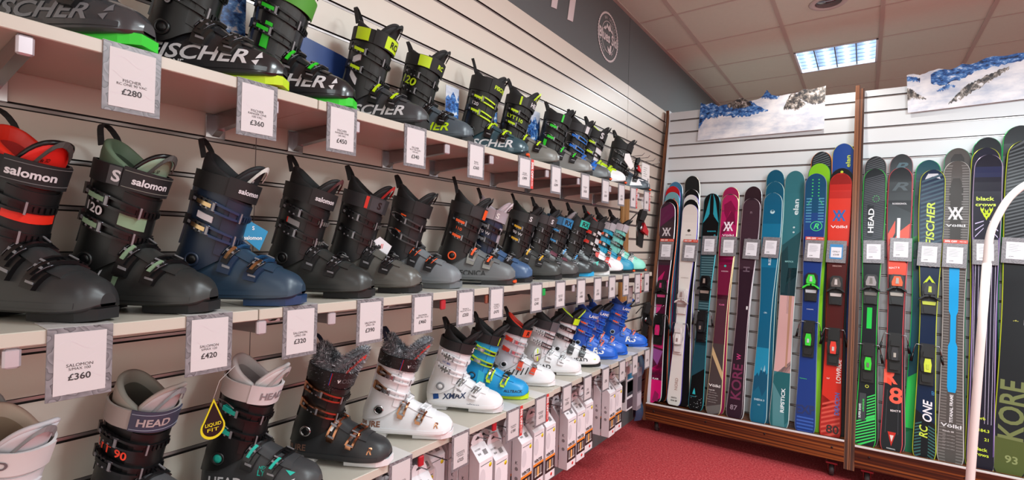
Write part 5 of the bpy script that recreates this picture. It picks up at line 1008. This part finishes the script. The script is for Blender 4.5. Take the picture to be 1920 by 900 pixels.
# ------------------------------------------------------------------ mountain posters on the racks
def jag(pts, n=5, amp=.004, seed=1):
    rnd = random.Random(seed); out = []
    for (a, b), (c, d) in zip(pts, pts[1:]):
        for k in range(n):
            q = k / n; out.append((a + (c - a) * q + rnd.uniform(-amp, amp) * (k > 0), b + (d - b) * q + rnd.uniform(-amp, amp) * 1.6 * (k > 0)))
    out.append(pts[-1]); return out
def b_snow(nt, b, tc, L):
    n = noise(nt, L, tc.outputs['Object'], 7, 5, .6, (1, 1, 2)); c = ramp(nt, [(.35, '#b9c4d6'), (.55, '#e3e6ec'), (.7, '#f2f3f6')]); L(n.outputs[0], c.inputs[0]); L(c.outputs[0], b.inputs['Base Color'])
def b_blue(nt, b, tc, L):
    n = noise(nt, L, tc.outputs['Object'], 26, 6, .7, (1, 1, 1.6)); c = ramp(nt, [(.38, '#142647'), (.48, '#2c5fa8'), (.56, '#5a92cf'), (.64, '#e3eaf4')]); L(n.outputs[0], c.inputs[0]); L(c.outputs[0], b.inputs['Base Color'])
def b_rock(nt, b, tc, L):
    n = noise(nt, L, tc.outputs['Object'], 34, 6, .7, (1, 1, .8)); c = ramp(nt, [(.42, '#22252c'), (.5, '#5a5552'), (.57, '#a09890'), (.63, '#eceef2')]); L(n.outputs[0], c.inputs[0]); L(c.outputs[0], b.inputs['Base Color'])
SNOW, BLUM, ROCK = node_mat('print_snow', b_snow, .4), node_mat('print_blue_ridge', b_blue, .4), node_mat('print_rock', b_rock, .4)
def poster(name, label, bl, br, tl, outline, regions):
    q0 = Vector((0, PY0, PZ0)) + PN * .016
    a, b, c = (at_plane(*p, q0, PN) for p in (bl, br, tl))
    X = (b - a); Wd = X.length; X.normalize(); Zv = (c - a); Hh = Zv.length; Y = Zv.cross(X).normalized() * -1; Y = PN * -1; Zp = X.cross(Y).normalized()
    Y = Zp.cross(X)
    o_ = Matrix((X, Y, Zp)).transposed().to_4x4(); o_.translation = a
    mb = MB(); fn = lambda u, v, d: Vector((u * Wd, -d, v * Hh))
    # triangulated outline via strips from the base line
    n = len(outline)
    for d, m in ((.003, SNOW), (0, WHITE)):
        vs = []
        for (u, v) in outline: vs += [fn(u, 0, d), fn(u, v, d)]
        mb.add(vs, [(2 * i, 2 * i + 2, 2 * i + 3, 2 * i + 1) for i in range(n - 1)], m)
    vs = [];
    for (u, v) in outline: vs += [fn(u, v, 0), fn(u, v, .003)]
    mb.add(vs, [(2 * i, 2 * i + 2, 2 * i + 3, 2 * i + 1) for i in range(n - 1)], WHITE)
    mb.add([fn(0, 0, 0), fn(1, 0, 0), fn(1, 0, .003), fn(0, 0, .003)], [(0, 1, 2, 3)], WHITE)
    for k, (m, top, bot) in enumerate(regions):   # region between two profiles
        us = sorted(set([round(top[0][0] + (top[-1][0] - top[0][0]) * i / 40, 4) for i in range(41)]))
        ti = [np.interp(u, [p[0] for p in top], [p[1] for p in top]) for u in us]; bi = [np.interp(u, [p[0] for p in bot], [p[1] for p in bot]) for u in us]
        oi = [np.interp(u, [p[0] for p in outline], [p[1] for p in outline]) for u in us]
        rnd = random.Random(k * 7 + 3); vs = []
        for u, t_, b_, o2 in zip(us, ti, bi, oi): t2 = min(o2, t_ + rnd.uniform(-.02, .02)); vs += [fn(u, min(t2, b_ + rnd.uniform(-.03, .03)), .0034 + k * .0003), fn(u, t2, .0034 + k * .0003)]
        mb.add(vs, [(2 * i, 2 * i + 2, 2 * i + 3, 2 * i + 1) for i in range(len(us) - 1)], m)
    o = mb.build(name); o.matrix_world = o_
    tag(o, label, 'poster', 'mountain panorama boards')
ol1 = jag([(0, 1.0), (.05, .93), (.10, .96), (.16, .85), (.24, .86), (.30, .93), (.345, .99), (.39, .93), (.42, .86), (.50, .90), (.535, .97), (.56, 1.10), (.60, .95), (.65, .90), (.72, .92), (.80, .93), (.84, .99), (.90, .96), (.96, .98), (1.0, 1.0)], 4, .004, 3)
poster('mountain_poster', 'cut-out snowy mountain panorama board above the left ski rack', (1308, 264), (1545, 242), (1308, 194), ol1,
       [(BLUM, [(0, 1.1), (.06, 1.0), (.14, .9), (.17, .8)], [(0, .30), (.05, .55), (.17, .55)]), (BLUM, [(.15, .80), (.3, 1), (.42, .9), (.52, .68), (.58, .6)], [(.15, .62), (.3, .52), (.42, .50), (.52, .56), (.58, .57)]), (ROCK, [(.24, .88), (.30, .96), (.345, 1.1), (.39, .96), (.44, .8)], [(.24, .80), (.32, .70), (.40, .72), (.44, .76)]),
        (BLUM, [(.50, .92), (.54, 1.0), (.56, 1.2), (.60, .98), (.66, .92)], [(.50, .90), (.54, .90), (.57, .88), (.61, .84), (.66, .86)]), (ROCK, [(.70, .62), (.75, .95), (.80, .9), (.83, .72), (.86, .66)], [(.70, .56), (.75, .55), (.80, .50), (.86, .62)]), (ROCK, [(.80, .96), (.84, 1.0), (.92, .98), (1.0, 1.0)], [(.80, .8), (.86, .68), (.93, .60), (1.0, .62)])])
ol2 = jag([(0, .93), (.05, .94), (.10, .88), (.16, .93), (.24, .97), (.31, .90), (.36, .92), (.41, 1.0), (.46, .95), (.5, .96), (.56, 1.03), (.62, 1.06), (.70, 1.02), (.78, 1.04), (.86, 1.0), (.93, 1.05), (1.0, .98)], 4, .004, 5)
poster('mountain_poster', 'cut-out blue ridge mountain panorama board above the right ski rack', (1702, 212), (1982, 178), (1702, 136), ol2,
       [(BLUM, [(0, .9), (.06, .85), (.10, .8)], [(0, .78), (.10, .72)]), (ROCK, [(0, .60), (.04, .55), (.08, .42), (.14, .30)], [(0, .30), (.04, .34), (.08, .32), (.14, .27)]), (BLUM, [(.18, .85), (.3, 1.0), (.5, 1.1), (.6, 1.1), (.8, 1.1), (1.0, 1.1)], [(.18, .62), (.26, .56), (.36, .60), (.5, .75), (.62, .80), (.8, .85), (1.0, .9)]), (BLUM, [(.22, .45), (.30, .56), (.36, .5)], [(.22, .40), (.30, .45), (.36, .49)]), (ROCK, [(.30, .12), (.42, .46), (.56, .62), (.72, .78)], [(.30, .10), (.38, .16), (.5, .34), (.72, .70)])])
p = at_plane(1512, 183, Vector((0, PY0 + .02, PZ0)), PN)
mb = MB(); mb.prism([(-.03, -.02), (.0, .012), (.03, .005), (.028, .028), (.045, .04), (.02, .045), (.005, .03), (-.02, .012)], 0, .012, lambda a, b, d: p + Vector((a, -d, b)), mt('#5f8a2a', .5)); tag(mb.build('green_clip'), 'small green figure clip on top of the left mountain board', 'clip')

# ------------------------------------------------------------------ bent white pole of a garment rail
t = tag(empty('garment_rail', (1.74, 2.55, 0)), 'white bent tube of a garment rail standing in front of the right ski rack', 'garment rail')
o = Vector(t.location); q = [Vector(v) for v in ((1.721, 2.545, .0), (1.739, 2.557, .47), (1.760, 2.570, 1.001), (1.773, 2.578, 1.300), (1.781, 2.584, 1.409), (1.803, 2.599, 1.481), (1.839, 2.625, 1.554), (1.891, 2.662, 1.607), (1.96, 2.71, 1.64), (2.08, 2.79, 1.66), (2.45, 3.04, 1.66))]
WP = mt('#e6deda', .3)
def smooth(pts, k=6):
    out = []
    for i in range(len(pts) - 1):
        p0, p1, p2, p3 = pts[max(0, i - 1)], pts[i], pts[i + 1], pts[min(len(pts) - 1, i + 2)]
        for j in range(k):
            s = j / k; out.append(.5 * ((2 * p1) + (p2 - p0) * s + (2 * p0 - 5 * p1 + 4 * p2 - p3) * s * s + (3 * p1 - p0 - 3 * p2 + p3) * s ** 3))
    return out + [pts[-1]]
mb = MB(); mb.tube([p - o for p in smooth(q[2:])], .0125, WP, 14); mb.build('hoop', t)
mb = MB(); mb.tube([p - o for p in q[:4]], .0138, WP, 14); mb.build('upright', t)
mb = MB(); mb.tube([q[0] - o + Vector((-.25, -.12, .02)), q[0] - o + Vector((0, 0, .02)), q[0] - o + Vector((.28, .14, .02))], .0125, WP, 12); mb.build('foot', t)

# ------------------------------------------------------------------ boxed footbeds on hooks under the bottom shelf
BOXW = mt('#e9e4e8', .45); BOXS = mt('#d9d3d8', .5)
def make_box():
    t = empty('footbed_box', (0, 0, 0)); W_, Dp, H = .041, .046, .285
    mb = MB(); N_ = lambda a, b, d: Vector((b, a, d))
    prof = [(-Dp / 2, -H), (Dp / 2, -H), (Dp / 2, -.045), (-Dp / 2 + .004, 0), (-Dp / 2, 0)]
    mb.prism(prof, -W_, W_, lambda a, b, d: Vector((a, d, b)), BOXS, BOXW)
    f = lambda u, v: Vector((Dp / 2 + .0006, u, v))
    def rect(a, b, c, d, m, o=.0003): mb.add([(Dp / 2 + o, a, b), (Dp / 2 + o, c, b), (Dp / 2 + o, c, d), (Dp / 2 + o, a, d)], [(0, 1, 2, 3)], m)
    rect(-W_ * .8, -.062, W_ * .8, -.0595, mt('#3a383a', .5)); rect(-W_, -.190, W_, -.180, mt('#ef8a2c', .45)); rect(-W_, -.250, W_, -.190, mt('#1b1a1c', .45))
    put_text(mb, 'WINTER', f, INK, .0145, -.002, -.170, bold=.04, width=.066)
    for k in range(3): rect(-.03 + k * .021, -.240, -.015 + k * .021, -.198, mt('#8a8684' if k != 1 else '#e8b06a', .4), .0006)
    rect(-.028, -.236, .03, -.233, mt('#e6e2e0', .4), .0008)
    mb.lathe([(.0085, 0), (.0085, .0006)], mt('#e8cf1e', .4), Matrix.Translation((Dp / 2 + .0002, .026, -.072)) @ Matrix.Rotation(PI / 2, 4, 'Y'), 16)
    mb.lathe([(.0075, 0), (.0075, .0006)], mt('#e0281c', .4), Matrix.Translation((Dp / 2 + .0002, .012, -.266)) @ Matrix.Rotation(PI / 2, 4, 'Y'), 14)
    mb.add([(Dp / 2 + .0004, -.02 + .018 * math.cos(a / 14 * 2 * PI), -.11 + .036 * math.sin(a / 14 * 2 * PI)) for a in range(14)], [tuple(range(14))], mt('#d6d1d6', .5))
    sl = lambda u, v: Vector((-Dp / 2 + .004 + (Dp - .004) * (.5 - v / .05) + .0006, u, -.045 * (.5 - v / .05) + .0008))
    for k in range(9): x_ = .004 + k * .0026; mb.add([sl(x_, -.012), sl(x_ + (.0014 if k % 2 else .0008), -.012), sl(x_ + (.0014 if k % 2 else .0008), .004), sl(x_, .004)], [(0, 1, 2, 3)], INK)
    put_text(mb, 'R44', sl, INK, .007, -.018, -.004); put_text(mb, 'FOOTBED', sl, INK, .005, -.016, .010)
    g_ = lambda u, v: Vector((u, -W_ - .0006, v))
    for zz in (-.15, -.19): mb.add([g_(.008 * math.cos(a / 12 * 2 * PI), zz + .008 * math.sin(a / 12 * 2 * PI)) for a in range(12)], [tuple(range(12))], mt('#8a8488', .5))
    put_text(mb, 'K', g_, INK, .014, 0, -.125)
    mb.build('carton', t)
    mb = MB(); x0 = -Dp / 2; pr = [(-W_ * .92, 0), (W_ * .92, 0), (W_ * .86, .018), (W_ * .55, .038), (-W_ * .55, .038), (-W_ * .86, .018)]
    hole = [(-.013, .017), (.013, .017), (.010, .023), (.004, .025), (0, .030), (-.004, .025), (-.010, .023)]
    mb.prism(pr, 0, .0018, lambda a, b, d: Vector((x0 + d, a, b)), BOXW)
    mb.add([(x0 + .0022, a, b) for a, b in hole], [tuple(range(7))], mt('#4a4446', .7)); mb.build('hang_tab', t)
    return t
proto = make_box(); first = True
HZ = .585
hooks = [(.65, 5), (.745, 5), (.84, 5), (.94, 5), (1.035, 5), (1.13, 5), (1.225, 3), (1.33, 2), (1.43, 5), (1.525, 5), (1.615, 3), (1.70, 5), (1.795, 5), (1.89, 5), (1.985, 2), (2.09, 5), (2.18, 5), (2.27, 5), (2.365, 2), (2.455, 3), (2.55, 5), (2.64, 5)]
dn = ['against the wall', 'second from the wall', 'third from the wall', 'fourth from the wall', 'frontmost']
for i, (y, n) in enumerate(hooks):
    rank = len(hooks) - i
    on = {1: 'first', 2: 'second', 3: 'third', 4: 'fourth', 5: 'fifth', 6: 'sixth', 7: 'seventh', 8: 'eighth', 9: 'ninth', 10: 'tenth', 11: 'eleventh', 12: 'twelfth', 13: 'thirteenth', 14: 'fourteenth', 15: 'fifteenth', 16: 'sixteenth', 17: 'seventeenth', 18: 'eighteenth', 19: 'nineteenth', 20: 'twentieth', 21: 'twenty-first', 22: 'twenty-second'}[rank]
    dz = random.uniform(-.02, .012)
    hk = MB(); hk.tube([(0, 0, -.012), (.27, 0, 0), (.285, 0, .014)], .0022, STEEL, 6); hk.box((-.002, -.012, -.02), (.003, .012, .012), STEEL)
    h_ = hk.build('display_hook', None, (.0, y, HZ + dz)); tag(h_, f'steel display hook under bottom shelf, {on} from the ski rack', 'hook', 'display hooks under the bottom shelf')
    for k in range(n):
        o = proto if first else copy_tree(proto); first = False
        o.location = (.045 + k * .052, y + random.uniform(-.003, .003), HZ + dz - .027 + random.uniform(-.002, .002)); o.rotation_euler = (0, 0, random.uniform(-.03, .03))
        tag(o, f'white footbed box, {dn[k] if k < 4 or n == 5 else dn[k]}, on the {on} hook from ski rack', 'box', 'white boxed footbeds under the bottom shelf')

# packages on the hooks next to the ski rack
def pack(name, label, y, z0, z1, w_, cols, x=.16, d=.03, tilt_=0):
    t = tag(empty(name, (x, y, z1)), label, 'package'); t.rotation_euler = (0, tilt_, 0); H = z1 - z0
    mb = MB(); mb.bbox((-d / 2, -w_, -H), (d / 2, w_, 0), mt(cols[0], .3), .002)
    for (a, b, c) in cols[1:]: mb.box((d / 2, -w_ * .96, -H * b), (d / 2 + .0012, w_ * .96, -H * a), mt(c, .35))
    mb.build('carton', t)
    mb = MB(); mb.prism([(-w_ * .5, 0), (w_ * .5, 0), (w_ * .4, .03), (-w_ * .4, .03)], 0, .002, lambda a, b, d_: Vector((d_, a, b)), WHITE); mb.build('hang_tab', t)
for k, (y, x) in enumerate(((2.70, .20), (2.725, .12), (2.745, .25))):
    pack('narrow_package', ('black and tan narrow package behind the last footbed boxes', 'dark narrow package closest to the wall behind the footbed boxes', 'white and black narrow package nearest the shelf front')[k], y, .40, .58, .01, ('#2a2a2c', (.0, .15, '#d8d0c8'), (.3, .9, '#b0906a' if k == 0 else '#1b1b1d')), x)
pack('blue_package', 'blue and white hanging package with device photo beside the ski rack', 2.85, .33, .60, .045, ('#dfe0e4', (.18, .30, '#2a86b4'), (.34, .68, '#30343c'), (.36, .60, '#4f9ccc'), (.74, .95, '#4a3f4a')), .24)
pack('clear_package', 'clear plastic wrapped grey accessory package beside the blue package', 2.98, .30, .56, .035, ('#8d8690', (.2, .55, '#55505c'), (.6, .9, '#b9b2bc')), .25)
mb = MB(); mb.grid(lambda a, b: (.2 + .03 * math.sin(a * PI) + .02 * math.sin(b * 9), 3.10 + (a - .5) * .07 * (1 + .5 * b), .615 - .42 * b), 8, 12, mt('#28415c', .3)); mb.grid(lambda a, b: (.2 - .02 * math.sin(a * PI), 3.10 + (a - .5) * .07 * (1 + .5 * b), .615 - .42 * b), 8, 12, mt('#28415c', .3))
tag(mb.build('blue_bag'), 'shiny dark blue bag hanging between packages and the ski rack', 'bag')

# things on the wall between the boots and the rack
def b_lw(nt, b, tc, L):
    n = noise(nt, L, tc.outputs['Object'], 4, 4, .6, (8, 8, .6)); c = ramp(nt, [(.35, '#9a6a38'), (.6, '#c2935a')]); L(n.outputs[0], c.inputs[0]); L(c.outputs[0], b.inputs['Base Color'])
LWOOD = node_mat('light_wood', b_lw, .5)
mb = MB(); mb.bbox((.004, 3.215, .93), (.022, 3.33, 1.80), LWOOD, .002); tag(mb.build('wooden_board'), 'narrow light wood display board fixed upright on the slatted wall', 'board')
for k, (px, py) in enumerate(((1196, 293), (1207, 297), (1217, 303), (1225, 309), (1206, 487))):
    p = at_x(px, py, .16); hk = MB(); hk.tube([(0, p.y, p.z + .0), (.19, p.y, p.z + .004), (.205, p.y, p.z + .018)], .0022, STEEL, 6); hk.box((-.002, p.y - .012, p.z - .02), (.003, p.y + .012, p.z + .012), STEEL)
    tag(hk.build('display_hook'), ('steel hook on the wall right beside the wooden board', 'steel hook above the clear bag, nearer the board', 'steel hook above the clear bag, middle', 'steel hook above the clear bag, nearest the ski rack', 'steel hook on the wall just above middle shelf end')[k], 'hook', 'display hooks by the ski rack')
p = at_x(1210, 340, .16)
t = tag(empty('crampon_pack', (.16, p.y, p.z + .12)), 'clear bag with white printed header card hanging beside the ski rack', 'package')
mb = MB(); mb.box((-.002, -.07, -.14), (.002, .07, .0), WHITE); put_text(mb, 'X', lambda u, v: Vector((.003, u, v)), INK, .03, .04, -.11, shear=.3)
for k in range(5): mb.box((.0021, -.045, -.03 - k * .014), (.0026, .02 - (k % 3) * .01, -.028 - k * .014), INK)
mb.build('header_card', t)
mb = MB(); mb.grid(lambda a, b: (.012 * math.sin(a * PI) + .006 * math.sin(b * 14 + a * 5), (a - .5) * (.13 + .02 * math.sin(b * 5)), -.14 - .17 * b), 8, 14, mt('#c9c6cc', .15, alpha=.55)); mb.build('clear_bag', t)
def hanging_binding(px, py, x, label, acc, sc=1.0):
    p = at_x(px, py, x); t = tag(empty('touring_binding', p), label, 'ski binding', 'ski bindings hung on the wall'); t.scale = (sc, sc, sc); t.rotation_euler = (0, 0, PI / 2 - .4)
    N_ = lambda a, b, d: Vector((a, -d, b))
    mb = MB(); mb.prism([(-.025, -.12), (.02, -.14), (.035, -.02), (.03, .08), (-.01, .12), (-.03, .05)], 0, .02, N_, BLACK); mb.lathe([(.02, 0), (.02, .012), (.008, .016)], STEEL, Matrix.Translation((0, -.02, 0)) @ Matrix.Rotation(PI / 2, 4, 'X'), 16); mb.build('base_plate', t)
    mb = MB(); mb.prism([(-.045, .06), (.0, .05), (.03, .1), (.02, .14), (-.02, .13)], .02, .05, N_, RUB); mb.prism([(-.01, -.02), (.045, -.05), (.05, -.02), (.01, .04)], .02, .045, N_, acc); mb.build('heel_piece', t)
    mb = MB()
    for s_ in (-1, 1): mb.tube([(s_ * .02, -.01, .05), (s_ * .045, -.02, .0), (s_ * .05 + .02, -.02, -.06)], .003, STEEL, 6)
    mb.tube([(-.10, -.01, .05), (-.05, -.02, .1), (0, -.02, .1)], .004, BLACK, 6); mb.build('brake_arm', t)
hanging_binding(1198, 428, .15, 'black touring binding with red lever hanging above the mint green boot', mt('#b0202a', .4), .95)
hanging_binding(1192, 316, .2, 'small red and black binding hanging in front of the wooden board', mt('#c8222a', .4), .5)
for y_, z_, l_ in ((3.10, .61, 'steel hook holding the shiny dark blue bag'), (at_x(1207, 598, .10).y, at_x(1207, 598, .10).z + .1, 'steel hook behind the last royal blue boot')):
    hk = MB(); hk.tube([(0, y_, z_), (.23, y_, z_), (.245, y_, z_ + .014)], .0022, STEEL, 6); hk.box((-.002, y_ - .012, z_ - .02), (.003, y_ + .012, z_ + .012), STEEL); tag(hk.build('display_hook'), l_, 'hook', 'display hooks by the ski rack')
hanging_binding(1207, 598, .10, 'black binding hanging behind the last royal blue boot', BLACK, .9)
for k, (px, py) in enumerate(((1181, 551), (1195, 552))):
    p = at_x(px, py, .2); t = tag(empty('price_tag', (.2, p.y, p.z + .05)), ('small grey framed tag hanging below the middle shelf end, left one', 'small grey framed tag hanging below the middle shelf end, right one')[k], 'price tag', 'tags on the wall hooks')
    mb = MB(); mb.bbox((0, -.044, -.11), (.002, .044, .0), MARBLE, .0006); mb.build('holder', t)
    mb = MB(); mb.box((.002, -.034, -.10), (.003, .034, -.01), PAPER); put_text(mb, '£240', lambda u, v: Vector((.0035, u, v)), INK, .012, 0, -.075); mb.build('card', t)

# ------------------------------------------------------------------ cards and leaflets among the boots
def leaflet(label, bl, tr, x, mats, name='leaflet', th=.0015):
    a = at_x(*bl, x); b = at_x(*tr, x); mb = MB(); W_ = b.y - a.y; H = b.z - a.z
    mb.box((0, 0, 0), (th, W_, H), WHITE); out = jag([(0, .55), (.2, .7), (.35, .6), (.55, .85), (.8, .6), (1, .8)], 3, .02, int(bl[0])); n = len(out)
    mb.add([Vector((th + .0004, 0, 0)), Vector((th + .0004, W_, 0)), Vector((th + .0004, W_, H)), Vector((th + .0004, 0, H))], [(0, 1, 2, 3)], mats[0])
    vs = []
    for u, v in out: vs += [(th + .0008, u * W_, 0), (th + .0008, u * W_, v * H)]
    mb.add(vs, [(2 * i, 2 * i + 2, 2 * i + 3, 2 * i + 1) for i in range(n - 1)], mats[1])
    o = mb.build(name, None, a); tag(o, label, 'leaflet', 'printed cards among the boots'); return o
DB = mt('#173a78', .4)
leaflet('blue mountain photo card standing behind the second glossy black boot', (392, 52), (462, -30), .05, (DB, BLUM))
leaflet('small blue and white mountain card left of the teal boot', (834, 216), (860, 168), .06, (SNOW, BLUM))
leaflet('small blue mountain card between the teal boot and the grey toed boot', (912, 224), (932, 204), .05, (SNOW, BLUM))
leaflet('pale blue mountain card left of the green trimmed touring boot', (988, 262), (1012, 212), .05, (SNOW, BLUM))
def card(label, pts, x, m, txt=None, tc_=None, name='swing_tag', sz=.02, cat='tag'):
    P_3 = [at_x(px, py, x) for px, py in pts]; c = sum(P_3, Vector()) / len(P_3); mb = MB(); n = len(P_3)
    mb.prism([(p.y - c.y, p.z - c.z) for p in P_3], 0, .0018, lambda a, b, d: Vector((d, a, b)), m)
    if txt:
        for q, (s_, dz) in enumerate(txt): put_text(mb, s_, lambda u, v: Vector((.0025, u, v)), tc_, sz, 0, dz, bold=.02)
    o = mb.build(name, None, c); return tag(o, label, cat, 'printed cards among the boots')
card('long dark blue card leaning on the wall between green and lime boots', [(560, 150), (560, 66), (574, 70), (640, 104), (700, 142), (700, 160)], .03, mt('#1f3f80', .4), name='leaflet', cat='leaflet')
card('sky blue card tucked behind the navy blue ski boot', [(456, 446), (458, 420), (466, 413), (502, 434), (486, 470)], .17, mt('#1a86b4', .4), [('S', .012), ('salomon', -.012)], WHITE, sz=.009)
card('white and red card between bronze grey and smooth grey boots', [(700, 452), (712, 444), (734, 462), (724, 480), (704, 470)], .16, mt('#d9d4d8', .4), [('//', 0)], REDC, sz=.014)
card('teal card tucked between plain white and sky blue boots', [(892, 722), (897, 693), (908, 700), (904, 722)], .2, mt('#1c9ab4', .4))
card('white card hanging from the last touring boot on top shelf', [(1170, 300), (1172, 288), (1180, 288), (1188, 312), (1182, 318)], .24, WHITE)
t = tag(empty('swing_tag', at_x(399, 790, .2)), 'black and yellow drop shaped tag hanging left of the white strapped boot', 'tag')
drop = [(0, .052)] + [(.026 * math.cos(a), -.014 + .026 * math.sin(a)) for a in [math.radians(35 - k * 250 / 18) for k in range(19)]]
mb = MB(); mb.prism(drop, 0, .002, lambda a, b, d: Vector((d, a, b)), mt('#d8c81c', .45)); mb.prism([(a * .84, b * .84) for a, b in drop], .0021, .0026, lambda a, b, d: Vector((d, a, b)), BLACK)
YL = mt('#dccc1e', .45); put_text(mb, 'LIQUID', lambda u, v: Vector((.003, u, v)), YL, .0075, 0, -.006, bold=.01, width=.034); put_text(mb, 'FIT', lambda u, v: Vector((.003, u, v)), YL, .0075, 0, -.018, width=.024); mb.build('drop_card', t)
mb = MB(); mb.tube([(0, 0, .052), (.0, .012, .09), (.01, .04, .12)], .0006, WHITE, 4); mb.build('string', t)
t = tag(empty('swing_tag', at_x(1007, 665, .25)), 'round grey and lime tag hanging on the white boot with black cuff', 'tag')
mb = MB(); Mx = Matrix.Rotation(PI / 2, 4, 'Y'); mb.lathe([(.034, 0), (.034, .0018)], mt('#8e9488', .4), Mx, 24); mb.lathe([(.030, .0018), (.030, .0024)], mt('#c2c6c0', .4), Mx, 24)
mb.box((.0024, -.004, .006), (.003, .004, .026), LIME); mb.box((.0024, -.004, -.026), (.003, .004, -.008), LIME); mb.box((.0024, -.022, -.002), (.003, .022, .002), BLACK); mb.build('round_card', t)
